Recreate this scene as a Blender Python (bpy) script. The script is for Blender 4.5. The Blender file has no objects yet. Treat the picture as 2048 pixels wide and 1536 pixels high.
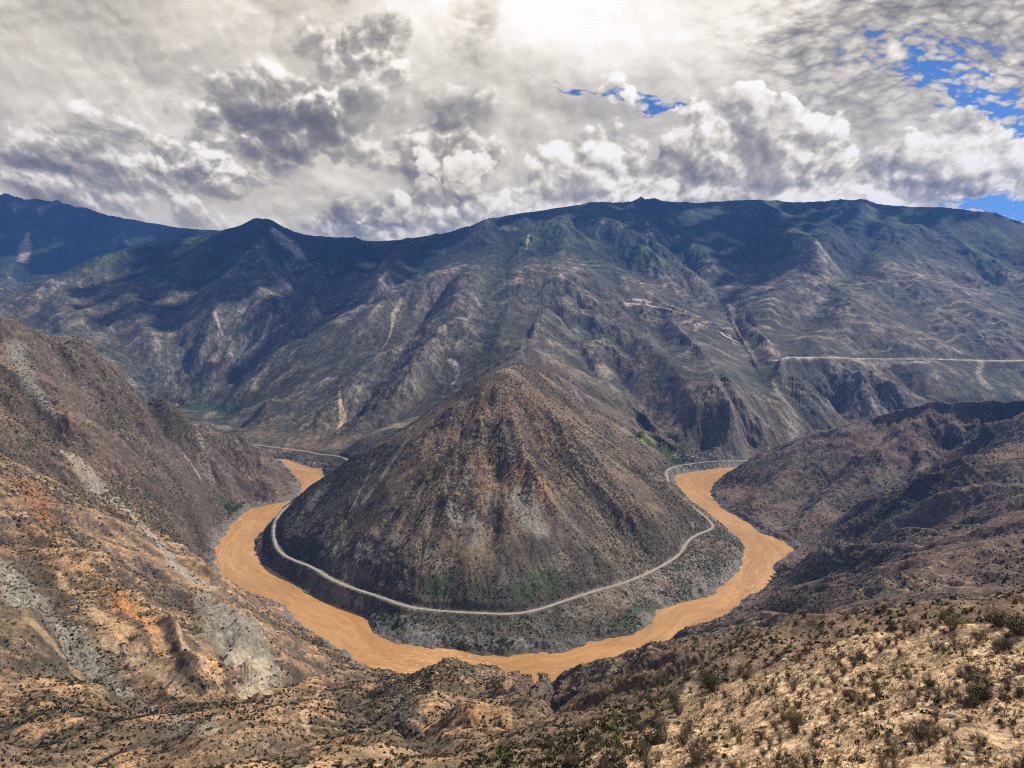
import bpy, math, random, time
import numpy as np
from concurrent.futures import ThreadPoolExecutor
T0 = time.time()
F32 = np.float32
scene = bpy.context.scene
COL = scene.collection

# ------------------------------------------------------------------ camera
CAM_Z = 600.0           # metres above the river
FPX = 1334.0            # focal length in photo pixels (2048 wide)
HOR = 620.0             # horizon row in the photo
cam_d = bpy.data.cameras.new('camera')
cam = bpy.data.objects.new('camera', cam_d); COL.objects.link(cam)
cam.location = (0, 0, CAM_Z); cam.rotation_euler = (math.radians(90), 0, 0)
cam_d.sensor_width = 36.0
cam_d.lens = 36.0 * FPX / 2048.0
cam_d.shift_y = (HOR - 768.0) / 2048.0
cam_d.clip_start = 0.5; cam_d.clip_end = 120000.0
scene.camera = cam

# ------------------------------------------------------------------ light
SUN_EL, SUN_AZ = math.radians(46), math.radians(66)     # azimuth clockwise from +Y (view direction)
sd = bpy.data.lights.new('sun', 'SUN'); sd.energy = 5.0; sd.angle = math.radians(0.6)
sd.color = (1.0, 0.93, 0.84)
sun = bpy.data.objects.new('sun', sd); COL.objects.link(sun)
sun.location = (0, 0, 3000)
sun.rotation_euler = (math.radians(90) - SUN_EL, 0, math.pi - SUN_AZ)
SUNV = (math.cos(SUN_EL) * math.sin(SUN_AZ), math.cos(SUN_EL) * math.cos(SUN_AZ), math.sin(SUN_EL))
scene.view_settings.view_transform = 'Standard'; scene.view_settings.look = 'None'
scene.view_settings.exposure = 0.22; scene.view_settings.gamma = 1.0
scene.cycles.max_bounces = 5; scene.cycles.diffuse_bounces = 2; scene.cycles.volume_bounces = 1
scene.cycles.transparent_max_bounces = 8
scene.cycles.use_adaptive_sampling = True; scene.cycles.adaptive_threshold = 0.015; scene.cycles.use_denoising = False; scene.cycles.filter_width = 1.15

# node helper
class NT:
    def __init__(s, tree): s.t = tree; s.n = tree.nodes; s.l = tree.links; s.n.clear()
    def node(s, typ, **kw):
        nd = s.n.new(typ)
        for k, v in kw.items():
            if k.startswith('in_'):
                key = k[3:]; key = int(key) if key.isdigit() else key.replace('_', ' ')
                s.set(nd.inputs[key], v)
            else: setattr(nd, k, v)
        return nd
    def set(s, sock, v):
        if isinstance(v, bpy.types.NodeSocket): s.l.new(v, sock)
        else: sock.default_value = v
    def math(s, op, a, b=0.0, c=0.0, clamp=False):
        nd = s.n.new('ShaderNodeMath'); nd.operation = op; nd.use_clamp = clamp
        s.set(nd.inputs[0], a); s.set(nd.inputs[1], b); s.set(nd.inputs[2], c); return nd.outputs[0]
    def vmath(s, op, a, b=(0, 0, 0), out=0):
        nd = s.n.new('ShaderNodeVectorMath'); nd.operation = op
        s.set(nd.inputs[0], a)
        if op == 'SCALE': s.set(nd.inputs['Scale'], b)
        else: s.set(nd.inputs[1], b)
        return nd.outputs[out]
    def rng(s, v, a, b, c=0.0, d=1.0, smooth=False):
        nd = s.n.new('ShaderNodeMapRange'); nd.interpolation_type = 'SMOOTHSTEP' if smooth else 'LINEAR'; nd.clamp = True
        for i, x in enumerate((v, a, b, c, d)): s.set(nd.inputs[i], x)
        return nd.outputs[0]
    def mix(s, f, a, b, mode='MIX'):
        nd = s.n.new('ShaderNodeMix'); nd.data_type = 'RGBA'; nd.blend_type = mode
        s.set(nd.inputs[0], f); s.set(nd.inputs[6], a); s.set(nd.inputs[7], b); return nd.outputs[2]
    def noise(s, vec, scale, detail=4, rough=0.5, dist=0.0, lac=2.0):
        nd = s.n.new('ShaderNodeTexNoise')
        s.set(nd.inputs['Vector'], vec); s.set(nd.inputs['Scale'], scale); s.set(nd.inputs['Detail'], detail)
        s.set(nd.inputs['Roughness'], rough); s.set(nd.inputs['Distortion'], dist); s.set(nd.inputs['Lacunarity'], lac)
        return nd.outputs[0]

def rgb(r, g, b): return (r, g, b, 1.0)

# ------------------------------------------------------------------ sky
def build_world():
    w = bpy.data.worlds.new('World'); scene.world = w; w.use_nodes = True
    T = NT(w.node_tree)
    out = T.node('ShaderNodeOutputWorld')
    sky = T.node('ShaderNodeTexSky'); sky.sky_type = 'NISHITA'; sky.sun_disc = False
    sky.sun_elevation = SUN_EL; sky.sun_rotation = SUN_AZ
    sky.altitude = 2600; sky.air_density = 1.0; sky.dust_density = 0.4; sky.ozone_density = 3.0
    skyc = T.mix(1.0, sky.outputs[0], rgb(0.46, 0.70, 1.0), 'MULTIPLY')
    b1 = T.node('ShaderNodeBackground', in_Color=skyc, in_Strength=0.085)
    d = T.node('ShaderNodeTexCoord').outputs['Generated']
    sep = T.node('ShaderNodeSeparateXYZ', in_Vector=d)
    yy = T.math('MAXIMUM', sep.outputs[1], 0.12)
    u = T.math('DIVIDE', sep.outputs[0], yy); v = T.math('DIVIDE', sep.outputs[2], yy)
    front = T.rng(sep.outputs[1], 0.15, 0.4, 0, 1)
    uv = T.node('ShaderNodeCombineXYZ', in_X=u, in_Y=v, in_Z=0.0).outputs[0]
    mul = lambda a, b: T.math('MULTIPLY', a, b)
    def add(*a):
        r = a[0]
        for x in a[1:]: r = T.math('ADD', r, x)
        return r
    # clouds shrink and crowd towards the horizon
    vq = T.math('ADD', T.math('MAXIMUM', v, 0.0), 0.30)
    cp = T.node('ShaderNodeCombineXYZ', in_X=mul(u, T.math('POWER', vq, -0.45)), in_Y=mul(T.math('POWER', vq, 0.55), 2.15), in_Z=0.0).outputs[0]
    def warp(vec, sc, amt, det=3.0):
        n = T.node('ShaderNodeTexNoise', in_Vector=vec, in_Scale=sc, in_Detail=det, in_Roughness=0.55)
        return T.vmath('ADD', vec, T.vmath('SCALE', T.vmath('SUBTRACT', n.outputs[1], (0.5, 0.5, 0.5)), amt))
    cw = warp(warp(cp, 2.5, 0.10), 13.0, 0.035, 4.0)
    uvw = T.vmath('ADD', uv, T.vmath('SCALE', T.vmath('SUBTRACT', cw, cp), 1.3))
    def blob(px, py, rx, ry, rot=0.0, r0=0.0):
        """soft mask round a sky direction, its rim torn by the same turbulence as the clouds"""
        cu, cv = (px - 1024) / FPX, (HOR - py) / FPX
        a = T.vmath('SUBTRACT', uvw, (cu, cv, 0))
        if rot:
            nd = T.node('ShaderNodeVectorRotate', in_Vector=a, in_Angle=math.radians(rot)); nd.rotation_type = 'Z_AXIS'; a = nd.outputs[0]
        a = T.vmath('MULTIPLY', a, (FPX / rx, FPX / ry, 0))
        return T.rng(T.vmath('LENGTH', a, out=1), 1.0, r0, 0, 1, True)
    def billow(vec, sc, det, rough=0.5):
        vo = T.node('ShaderNodeTexVoronoi', in_Vector=vec, in_Scale=sc, in_Detail=det, in_Roughness=rough, in_Lacunarity=2.2); vo.feature = 'F1'
        vo.normalize = False
        return T.math('SUBTRACT', 1.0, mul(vo.outputs[0], vo.outputs[0]))
    SUN = (0.016, 0.030, 0.0)
    def height(off):
        p = T.vmath('ADD', cw, off)
        return add(mul(billow(p, 7.5, 3.5, 0.5), 0.60), mul(T.noise(p, 3.4, 8, 0.56), 1.5), -1.04)      # about -0.5..0.5
    H0 = height((0, 0, 0)); H1 = height((0.010, 0.020, 0.0))
    edge = T.math('SUBTRACT', H0, H1)
    soft = T.math('SUBTRACT', T.noise(T.vmath('ADD', cw, (4.2, 1.3, 0)), 2.6, 8, 0.52), 0.5)
    # ---- the high overcast: bright round the hidden sun, broken into mackerel cloud on the right
    glow = add(mul(blob(1180, 20, 760, 240), 0.40), mul(blob(860, 480, 300, 70), 0.10), mul(blob(330, 420, 260, 60), 0.12), mul(blob(690, 300, 130, 90, 35), 0.25), mul(blob(100, 60, 330, 200), -0.06))
    ov = add(0.63, mul(soft, 0.75), mul(edge, 0.25), glow)
    gap = add(mul(blob(1985, 203, 400, 92, 22), 0.78), mul(blob(1975, 392, 210, 50, 4), 1.25), mul(blob(1270, 205, 300, 32, 9), 0.80), mul(blob(1900, 100, 330, 80), 0.25))
    ripc = T.vmath('MULTIPLY', cw, (1.0, 2.0, 1.0))
    mack = add(mul(billow(ripc, 26.0, 1.0, 0.6), 0.45), mul(T.noise(T.vmath('MULTIPLY', cw, (1.0, 1.7, 1.0)), 17.0, 5, 0.65), 1.1), -0.42)   # ~0..1
    upper = blob(1900, 60, 620, 260, 0, 0.3)
    ov = T.math('ADD', ov, mul(upper, mul(T.math('SUBTRACT', mack, 0.55), 0.75)))
    a_ov = T.rng(T.math('SUBTRACT', add(0.66, mul(mack, 1.35)), T.math('MULTIPLY', gap, 1.12)), 0.10, 0.62, 0, 1, True)
    a_ov = T.math('MAXIMUM', a_ov, T.rng(gap, 0.22, 0.05, 0, 1))
    # ---- cumulus in front: thin rims glow, thick middles are grey
    def layer(blobs, k, lo, hi, shadebody, base, thr, dmax=0.9, hole=None):
        s_ = blobs[0]
        for x in blobs[1:]: s_ = T.math('MAXIMUM', s_, x)
        if hole is not None: s_ = T.math('SUBTRACT', s_, hole)
        c = T.math('SUBTRACT', add(s_, mul(H0, k)), thr)
        a = T.rng(c, lo, hi, 0, 1, True)
        depth = T.rng(c, -0.05, dmax, 0, 1, True)
        v_ = add(base, mul(edge, 1.0), mul(H0, 0.30), mul(soft, 0.35), mul(depth, mul(shadebody, T.math('ADD', -0.92, mul(add(soft, edge), 2.2)))))
        return a, v_
    thick = add(0.16, mul(blob(500, 250, 520, 260, -8), 0.46), mul(blob(430, 320, 300, 130), 0.26), mul(blob(120, 330, 220, 110), 0.10), mul(blob(700, 120, 260, 130), 0.08), mul(blob(720, 440, 260, 80), 0.24),
                mul(blob(900, 290, 200, 150), 0.12), mul(blob(1300, 330, 360, 120), 0.10), mul(blob(1680, 365, 400, 70), 0.22), mul(blob(2000, 355, 260, 50), 0.22))
    aL, vL = layer([blob(470, 260, 520, 260, -6), blob(120, 350, 300, 150), blob(700, 80, 380, 170, 10), blob(720, 430, 360, 110), blob(900, 300, 260, 200)], 1.0, -0.10, 0.26, thick, 0.62, 0.10, 0.95)
    aR, vR = layer([blob(1300, 370, 620, 190, 3), blob(1560, 290, 480, 180, 14), blob(1860, 340, 460, 110, -10), blob(1000, 430, 520, 110), blob(1930, 250, 190, 90, -20), blob(2048, 420, 60, 40)], 0.75, 0.0, 0.12, thick, 0.80, 0.20, 0.85, mul(blob(1990, 398, 230, 48, 4), 0.9))
    tomix = lambda f, a, b: T.math('ADD', mul(a, T.math('SUBTRACT', 1.0, f)), mul(b, f))
    val = tomix(aL, ov, vL); val = tomix(aR, val, vR)
    alpha = T.math('MAXIMUM', a_ov, T.math('MAXIMUM', aR, T.math('MINIMUM', mul(aL, 2.0), 1.0)))
    ramp = T.node('ShaderNodeValToRGB', in_Fac=T.rng(val, -0.40, 1.0, 0.0, 1.0))
    cr = ramp.color_ramp; cr.interpolation = 'LINEAR'
    cr.elements[0].position = 0.0; cr.elements[0].color = rgb(0.14, 0.12, 0.098)
    cr.elements[1].position = 1.0; cr.elements[1].color = rgb(1.02, 1.0, 0.99)
    for p, c in ((0.25, rgb(0.20, 0.175, 0.142)), (0.38, rgb(0.26, 0.23, 0.185)), (0.49, rgb(0.345, 0.31, 0.25)), (0.62, rgb(0.46, 0.42, 0.345)), (0.76, rgb(0.70, 0.65, 0.55)), (0.885, rgb(0.93, 0.88, 0.80))):
        e = cr.elements.new(p); e.color = c
    warm = T.mix(T.rng(v, 0.30, 0.08), rgb(1.02, 0.985, 0.91), rgb(1.05, 0.985, 0.84))
    cloudc = T.mix(1.0, ramp.outputs[0], warm, 'MULTIPLY')
    b2 = T.node('ShaderNodeBackground', in_Color=cloudc, in_Strength=0.96)
    # broken cloud over the rest of the sky
    nb = T.noise(d, 2.5, 8, 0.55)
    cb = T.mix(nb, rgb(0.45, 0.47, 0.52), rgb(0.85, 0.84, 0.82))
    b3 = T.node('ShaderNodeBackground', in_Color=cb, in_Strength=0.5)
    ab = T.rng(nb, 0.42, 0.56, 0.0, 1.0, True)
    m1 = T.node('ShaderNodeMixShader', in_0=alpha, in_1=b1.outputs[0], in_2=b2.outputs[0])
    m2 = T.node('ShaderNodeMixShader', in_0=ab, in_1=b1.outputs[0], in_2=b3.outputs[0])
    frontm = T.math('MULTIPLY', front, T.rng(v, 0.9, 0.6, 0, 1))
    m3 = T.node('ShaderNodeMixShader', in_0=frontm, in_1=m2.outputs[0], in_2=m1.outputs[0])
    T.l.new(m3.outputs[0], out.inputs[0])
    w.cycles.sampling_method = 'MANUAL'; w.cycles.sample_map_resolution = 512
build_world()
# ------------------------------------------------------------------ numeric helpers
def P(px, py, Y):
    """a point that stands Y metres ahead of the camera, found from where the photo shows it"""
    return ((px - 1024) / FPX * Y, Y, CAM_Z - (py - HOR) / FPX * Y)
def W(px, py, z=0.0):
    Y = (CAM_Z - z) * FPX / (py - HOR); return ((px - 1024) / FPX * Y, Y, z)
def sstep(a, b, x):
    t = np.clip((x - a) / (b - a), 0, 1); return t * t * (3 - 2 * t)
rs = np.random.RandomState(7)
_ang = rs.rand(256, 256).astype(F32) * F32(2 * np.pi)
GX, GY = np.cos(_ang), np.sin(_ang)
HX, HY = rs.rand(256, 256).astype(F32), rs.rand(256, 256).astype(F32)
def perlin(x, y):
    xi = np.floor(x).astype(np.int32); yi = np.floor(y).astype(np.int32)
    fx = x - xi; fy = y - yi
    ux = fx * fx * fx * (fx * (fx * 6 - 15) + 10); uy = fy * fy * fy * (fy * (fy * 6 - 15) + 10)
    def g(ix, iy, dx, dy):
        a = ix & 255; b = iy & 255
        return GX[a, b] * dx + GY[a, b] * dy
    n00 = g(xi, yi, fx, fy); n10 = g(xi + 1, yi, fx - 1, fy); n01 = g(xi, yi + 1, fx, fy - 1); n11 = g(xi + 1, yi + 1, fx - 1, fy - 1)
    a = n00 + ux * (n10 - n00); b = n01 + ux * (n11 - n01)
    return (a + uy * (b - a)) * F32(1.5)
POOL = ThreadPoolExecutor(4)
def par(fn, *arrs):
    """run fn over row chunks in threads; fn returns one array or a tuple"""
    n = arrs[0].shape[0]; k = max(1, n // 12); sl = [slice(i, min(n, i + k)) for i in range(0, n, k)]
    res = list(POOL.map(lambda s: fn(*[a[s] for a in arrs]), sl))
    if isinstance(res[0], tuple): return tuple(np.concatenate([r[i] for r in res]) for i in range(len(res[0])))
    return np.concatenate(res)
def fbm(x, y, lam, octs=4, gain=0.5, ox=0.0, ridged=False):
    def f(x, y):
        s = np.zeros_like(x); a = 1.0; L = lam; tot = 0
        for o in range(octs):
            n = perlin(x / F32(L) + F32(ox + 17.3 * o), y / F32(L) + F32(ox * 1.7 - 9.1 * o))
            if ridged: n = 1 - 2 * np.abs(n)
            s += F32(a) * n; tot += a; a *= gain; L /= 2.03
        return s / F32(tot) * F32(1.4)
    return par(f, x, y)
def seg_dist(x, y, pts, vals=None):
    """distance to a polyline; also interpolated value and arc length fraction"""
    def f(x, y):
        best = np.full(x.shape, 1e18, F32); bv = np.zeros(x.shape, F32)
        for i in range(len(pts) - 1):
            ax, ay = pts[i][0], pts[i][1]; bx, by = pts[i + 1][0], pts[i + 1][1]
            dx, dy = bx - ax, by - ay; L2 = dx * dx + dy * dy + 1e-9
            t = np.clip(((x - F32(ax)) * F32(dx) + (y - F32(ay)) * F32(dy)) / F32(L2), 0, 1)
            d2 = (x - F32(ax) - t * F32(dx)) ** 2 + (y - F32(ay) - t * F32(dy)) ** 2
            m = d2 < best; best = np.where(m, d2, best)
            if vals is not None: bv = np.where(m, F32(vals[i]) + t * F32(vals[i + 1] - vals[i]), bv)
        return (np.sqrt(best), bv)
    return par(f, x, y)
def inside(x, y, poly):
    c = np.zeros(x.shape, bool); n = len(poly)
    for i in range(n):
        ax, ay = poly[i][0], poly[i][1]; bx, by = poly[(i + 1) % n][0], poly[(i + 1) % n][1]
        if ay == by: continue
        m = ((ay > y) != (by > y)) & (x < (bx - ax) * (y - ay) / (by - ay) + ax)
        c ^= m
    return c
def smooth_line(pts, it=2):
    pts = [tuple(p) for p in pts]
    for _ in range(it):
        q = [pts[0]]
        for a, b in zip(pts[:-1], pts[1:]):
            q.append(tuple(a[i] * .75 + b[i] * .25 for i in range(len(a)))); q.append(tuple(a[i] * .25 + b[i] * .75 for i in range(len(a))))
        q.append(pts[-1]); pts = q
    return pts

# ------------------------------------------------------------------ river and road lines
inner_px = [(645, 938), (652, 962), (620, 985), (575, 1008), (545, 1040), (512, 1078), (507, 1095), (520, 1125), (560, 1148), (590, 1168), (612, 1187), (650, 1205), (700, 1217), (732, 1240),
            (758, 1272), (800, 1288), (870, 1296), (940, 1306), (1010, 1313), (1070, 1305), (1100, 1308), (1145, 1297), (1200, 1281), (1250, 1271),
            (1296, 1256), (1315, 1222), (1332, 1212), (1380, 1201), (1415, 1194), (1452, 1165), (1478, 1140), (1490, 1110), (1484, 1085), (1458, 1060),
            (1432, 1040), (1408, 1020), (1372, 992), (1352, 968), (1350, 950), (1390, 943), (1432, 937), (1475, 933)]
outer_px = [(562, 921), (585, 945), (605, 972), (596, 996), (560, 1006), (500, 1017), (480, 1033), (462, 1050), (440, 1080), (430, 1100), (430, 1132), (446, 1157), (462, 1176), (520, 1194), (570, 1210),
            (588, 1238), (620, 1262), (660, 1285), (700, 1312), (735, 1334), (790, 1375), (860, 1398), (950, 1410), (1050, 1402), (1130, 1380),
            (1220, 1345), (1300, 1300), (1370, 1263), (1420, 1243), (1462, 1222), (1500, 1192), (1532, 1174), (1553, 1150), (1546, 1132), (1588, 1100),
            (1570, 1084), (1522, 1065), (1490, 1042), (1452, 1021), (1430, 1002), (1421, 985), (1428, 966), (1450, 948), (1480, 935)]
inner = [(-3400, 3300, 0), (-2600, 3110, 0), (-1700, 2880, 0), (-1150, 2760, 0), (-960, 2700, 0)] + [W(575, 919), W(600, 928), W(625, 936)] + [W(*p) for p in inner_px] + [(1300, 2760, 0), (1900, 2830, 0), (2700, 2900, 0), (4200, 2700, 0)]
outer = [(-3400, 3180, 0), (-2600, 2990, 0), (-1700, 2760, 0), (-1150, 2660, 0)] + [W(*p) for p in outer_px] + [(1300, 2590, 0), (1900, 2640, 0), (2700, 2700, 0), (4200, 2500, 0)]
river_poly = inner + outer[::-1]

RZ = 32.0
road_px = [(575, 1010), (556, 1032), (547, 1055), (550, 1088), (562, 1107), (590, 1122), (625, 1134), (660, 1157), (700, 1175), (755, 1192), (815, 1214), (870, 1222), (950, 1226), (1025, 1229),
           (1072, 1221), (1120, 1205), (1175, 1186), (1250, 1166), (1310, 1140), (1360, 1111), (1374, 1083), (1392, 1070), (1424, 1058), (1428, 1050),
           (1400, 1025), (1365, 1002), (1342, 988), (1337, 965), (1331, 943), (1345, 933), (1400, 925), (1440, 922), (1500, 921), (1545, 921)]
road_main = [(-2300, 3120, 40), (-1700, 2960, 40), (-1250, 2850, 40)] + [W(512, 890, 30), W(560, 896, 26), W(618, 903, 22), W(632, 908, 20), W(680, 912, 20)] + [(-620, 2560, 22), (-560, 2360, 27), (-590, 2210, 31)] + [W(px, py, RZ if i < 26 else max(15, RZ - 2.6 * (i - 25))) for i, (px, py) in enumerate(road_px)] + \
            [(1200, 2760, 18), (1750, 2880, 25), (2600, 2990, 35)]
road_main = smooth_line(road_main, 2)
road_high = smooth_line([P(1557, 722, 3420), P(1572, 715, 3440), P(1600, 714, 3480), P(1690, 717, 3520), P(1800, 718, 3540), P(1900, 720, 3560), P(2048, 722, 3560), P(2400, 724, 3600)], 1)
road_scar = smooth_line([P(1236, 598, 4350), P(1262, 604, 4330), P(1290, 612, 4300), P(1330, 617, 4200), P(1352, 624, 4150), P(1395, 628, 4100)], 1)
road_scar2 = smooth_line([P(1388, 652, 3980), P(1410, 650, 4000), P(1440, 642, 4050), P(1452, 655, 3950), P(1475, 662, 3900)], 1)

# ------------------------------------------------------------------ coarse relief: membrane stretched over ridge and valley lines
TH0, TH1, NT_ = math.radians(-78), math.radians(78), 640
S0, S1 = math.log(2.0), math.log(60000.0)
DT = (TH1 - TH0) / (NT_ - 1)
NS = int((S1 - S0) / DT) + 1
lines = []
def L(*pts): lines.append([P(*p) for p in pts])
def LX(*pts): lines.append(list(pts))
# foreground slope and its crest
L((1225, 1442, 150), (1300, 1405, 140), (1400, 1372, 130), (1500, 1345, 122), (1600, 1305, 115), (1750, 1266, 108), (1900, 1245, 98), (2048, 1228, 90), (2300, 1200, 85), (2900, 1170, 80))
L((2300, 1520, 40), (2048, 1536, 42), (1800, 1536, 46), (1600, 1536, 52), (1400, 1536, 62), (1250, 1540, 78), (1100, 1545, 100), (900, 1560, 108), (700, 1575, 105), (300, 1585, 100), (0, 1585, 100), (-500, 1600, 100))
L((2048, 1360, 66), (1800, 1380, 74), (1600, 1410, 84), (1420, 1450, 98))
L((2100, 1850, 26), (1700, 1850, 30), (1300, 1900, 38), (700, 1950, 42), (0, 1950, 38))
for r_, z_ in ((5, 594.6), (9, 591.3), (15, 586.4), (22, 580.6)):
    LX(*[(r_ * math.sin(a_), r_ * math.cos(a_), z_ + 0.12 * r_ * max(0, math.sin(a_)) - 0.1 * r_ * max(0, -math.sin(a_)) + 0.25 * r_ * (1 - math.cos(a_))) for a_ in np.radians(np.arange(-75, 76, 10))])
# slopes below
L((1110, 1545, 170), (1000, 1530, 200), (900, 1515, 250), (760, 1530, 280), (560, 1536, 300))
L((1230, 1440, 240), (1100, 1480, 235), (960, 1500, 250))
L((1450, 1330, 200), (1500, 1305, 240), (1700, 1268, 215), (1750, 1252, 210), (1900, 1234, 200), (2048, 1219, 190), (2500, 1195, 185))
L((1150, 1405, 400), (1250, 1350, 400), (1350, 1297, 395), (1440, 1264, 390), (1540, 1275, 380), (1620, 1286, 340), (1720, 1272, 270))
# humps before the river
L((755, 1347, 900), (860, 1350, 800), (960, 1360, 760), (1020, 1352, 740), (1080, 1341, 730), (1106, 1368, 760))
L((1080, 1341, 730), (1082, 1390, 600), (1062, 1440, 470)); L((1020, 1352, 740), (1000, 1400, 600)); L((860, 1350, 800), (900, 1400, 600), (980, 1440, 500), (1040, 1490, 330))
L((800, 1450, 480), (700, 1500, 380), (650, 1536, 340)); L((700, 1400, 600), (620, 1440, 500), (560, 1500, 400))
L((1150, 1337, 900), (1200, 1315, 900), (1270, 1277, 950), (1330, 1264, 1020), (1390, 1250, 1130), (1440, 1234, 1262))
L((1110, 1372, 880), (1105, 1395, 700), (1095, 1432, 540), (1120, 1462, 350))
# left gully and hillside
L((-200, 1700, 250), (150, 1600, 300), (330, 1530, 350), (440, 1440, 520), (520, 1392, 650), (630, 1352, 820), (740, 1340, 1000))
L((-700, 560, 1500), (-350, 570, 1550), (-150, 600, 1600), (0, 640, 1600), (100, 690, 1750), (200, 735, 1900), (300, 790, 2050), (400, 840, 2200), (500, 880, 2250), (570, 925, 2260), (600, 962, 2250))
L((-700, 900, 900), (0, 900, 1250), (200, 930, 1480), (330, 960, 1620), (420, 1010, 1700))
L((-600, 1100, 600), (0, 1100, 900), (130, 1080, 1050), (250, 1060, 1220), (350, 1120, 1260)); L((-500, 1250, 480), (0, 1250, 680), (120, 1300, 700), (250, 1390, 640), (330, 1430, 560))
L((250, 1200, 900), (350, 1240, 880), (450, 1320, 760), (500, 1370, 690)); L((430, 1230, 940), (520, 1290, 900), (600, 1320, 900))
L((0, 1400, 520), (150, 1440, 470), (250, 1500, 400)); L((-500, 1536, 330), (0, 1536, 420))
L((0, 1010, 1020), (120, 1020, 1150), (200, 1010, 1300))
# right hillside
L((1424, 984, 2200), (1440, 960, 2250), (1480, 935, 2280), (1560, 905, 2300), (1620, 872, 2300), (1690, 860, 2280), (1760, 845, 2250), (1850, 825, 2200), (1920, 806, 2150), (2048, 800, 2050), (2400, 760, 1900), (3200, 700, 1700))
L((1590, 1099, 1675), (1660, 1055, 1760), (1750, 1010, 1850), (1850, 955, 1900), (1950, 895, 1950))
L((1560, 1140, 1535), (1640, 1140, 1450), (1750, 1060, 1520), (1880, 980, 1580), (2048, 880, 1650), (2500, 800, 1600))
L((1500, 1200, 1370), (1650, 1175, 1190), (1800, 1100, 1250), (2048, 980, 1350), (2400, 950, 1300))
L((1420, 1252, 1130), (1600, 1210, 960), (1800, 1150, 950), (2048, 1050, 1050), (2500, 1000, 1000))
L((1450, 1262, 850), (1600, 1262, 720), (1800, 1228, 690), (2048, 1200, 740), (2600, 1150, 700))
L((1480, 1290, 560), (1700, 1290, 480), (2048, 1260, 450))
# the conical hill
L((1000, 735, 1900), (1020, 727, 1980), (1044, 718, 2050)); lines.append([P(1044, 718, 2050), (20, 2350, 405), (40, 2650, 350), (60, 3000, 385), P(1044, 700, 3250)])
L((1000, 735, 1900), (900, 800, 1950), (800, 868, 2000), (725, 905, 2050), (655, 950, 2080), (606, 988, 2055))
L((1044, 718, 2050), (1100, 768, 2060), (1200, 838, 2120), (1270, 885, 2210), (1320, 925, 2270))
for _hh, _rr in ((0.16, 0.84), (0.34, 0.66), (0.52, 0.48), (0.70, 0.30), (0.86, 0.15)):     # shoulders of the cone: rings between summit and road
    ring = []
    for _p in road_px[1:29]:
        q = W(_p[0], _p[1], RZ); a_ = (-34, 1915)
        wv = 1 + 0.05 * math.sin(len(ring) * 1.9) + 0.03 * math.sin(len(ring) * 4.3)
        hz = RZ + (436 - RZ) * (_hh ** 0.93)
        ring.append((a_[0] + (q[0] - a_[0]) * _rr * wv, a_[1] + (q[1] - a_[1]) * _rr * wv, hz))
    lines.append(ring)
# far side: central massif
L((850, 484, 6000), (930, 452, 6100), (1000, 431, 6300), (1100, 418, 6500), (1200, 403, 6700), (1270, 405, 6800), (1290, 402, 6800), (1400, 405, 6900), (1500, 399, 7000), (1600, 405, 6700), (1680, 399, 6500),
  (1780, 409, 6300), (1850, 411, 6200), (1960, 424, 6000), (2048, 452, 5800), (2400, 480, 5500), (3000, 470, 5000))
L((850, 484, 6000), (800, 500, 5700), (760, 535, 5300), (700, 580, 4900), (620, 617, 4600), (560, 665, 4350), (500, 730, 4100), (450, 790, 3950), (430, 822, 3850))
L((1190, 430, 6100), (1100, 450, 5900), (1000, 490, 5700), (930, 510, 5500), (840, 552, 5050), (740, 620, 4600))
L((1190, 430, 6100), (1290, 480, 5700), (1370, 540, 5200), (1440, 600, 4700), (1475, 640, 4350))
L((930, 535, 5000), (1080, 530, 4900), (1180, 540, 4850), (1290, 580, 4600))
L((1080, 530, 4900), (1085, 615, 4100), (1055, 675, 3550), (1044, 700, 3250))
L((930, 535, 5000), (870, 590, 4500), (845, 660, 3950), (790, 760, 3350), (730, 850, 2920), (690, 905, 2680))
L((985, 560, 4700), (965, 640, 4050), (952, 712, 3450), (900, 800, 2980), (840, 860, 2780))
L((760, 620, 4400), (700, 700, 3900), (640, 790, 3400), (560, 870, 3000)); L((680, 640, 4350), (600, 740, 3800), (520, 830, 3450), (480, 870, 3200))
L((1120, 640, 4050), (1180, 740, 3450), (1240, 800, 3120), (1292, 848, 2860), (1345, 900, 2640))
L((1290, 580, 4600), (1335, 640, 4050), (1400, 700, 3450), (1440, 760, 2980), (1470, 830, 2750)); L((1250, 700, 3600), (1330, 800, 3000), (1380, 870, 2740))
L((1440, 600, 4700), (1500, 700, 3800), (1530, 800, 3050), (1500, 880, 2720))
# big gully and right massif
L((1600, 880, 2850), (1592, 800, 3050), (1562, 718, 3420), (1490, 642, 4150), (1475, 570, 4850), (1520, 500, 5600), (1560, 450, 6200))
L((1690, 400, 6500), (1640, 460, 5900), (1560, 530, 5200), (1510, 600, 4500), (1540, 670, 3900))
lines.append([tuple(p[:3]) for p in road_high])
L((1850, 415, 6200), (1800, 480, 5600), (1720, 540, 4900), (1700, 600, 4450), (1680, 660, 3950)); L((1960, 430, 5900), (1930, 500, 5300), (1900, 560, 4800), (1950, 640, 4150)); L((1860, 470, 5750), (1830, 540, 5000), (1800, 600, 4400))
L((1640, 800, 3150), (1800, 800, 3150), (2048, 800, 3150)); L((2048, 560, 4700), (2300, 580, 4500))
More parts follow.
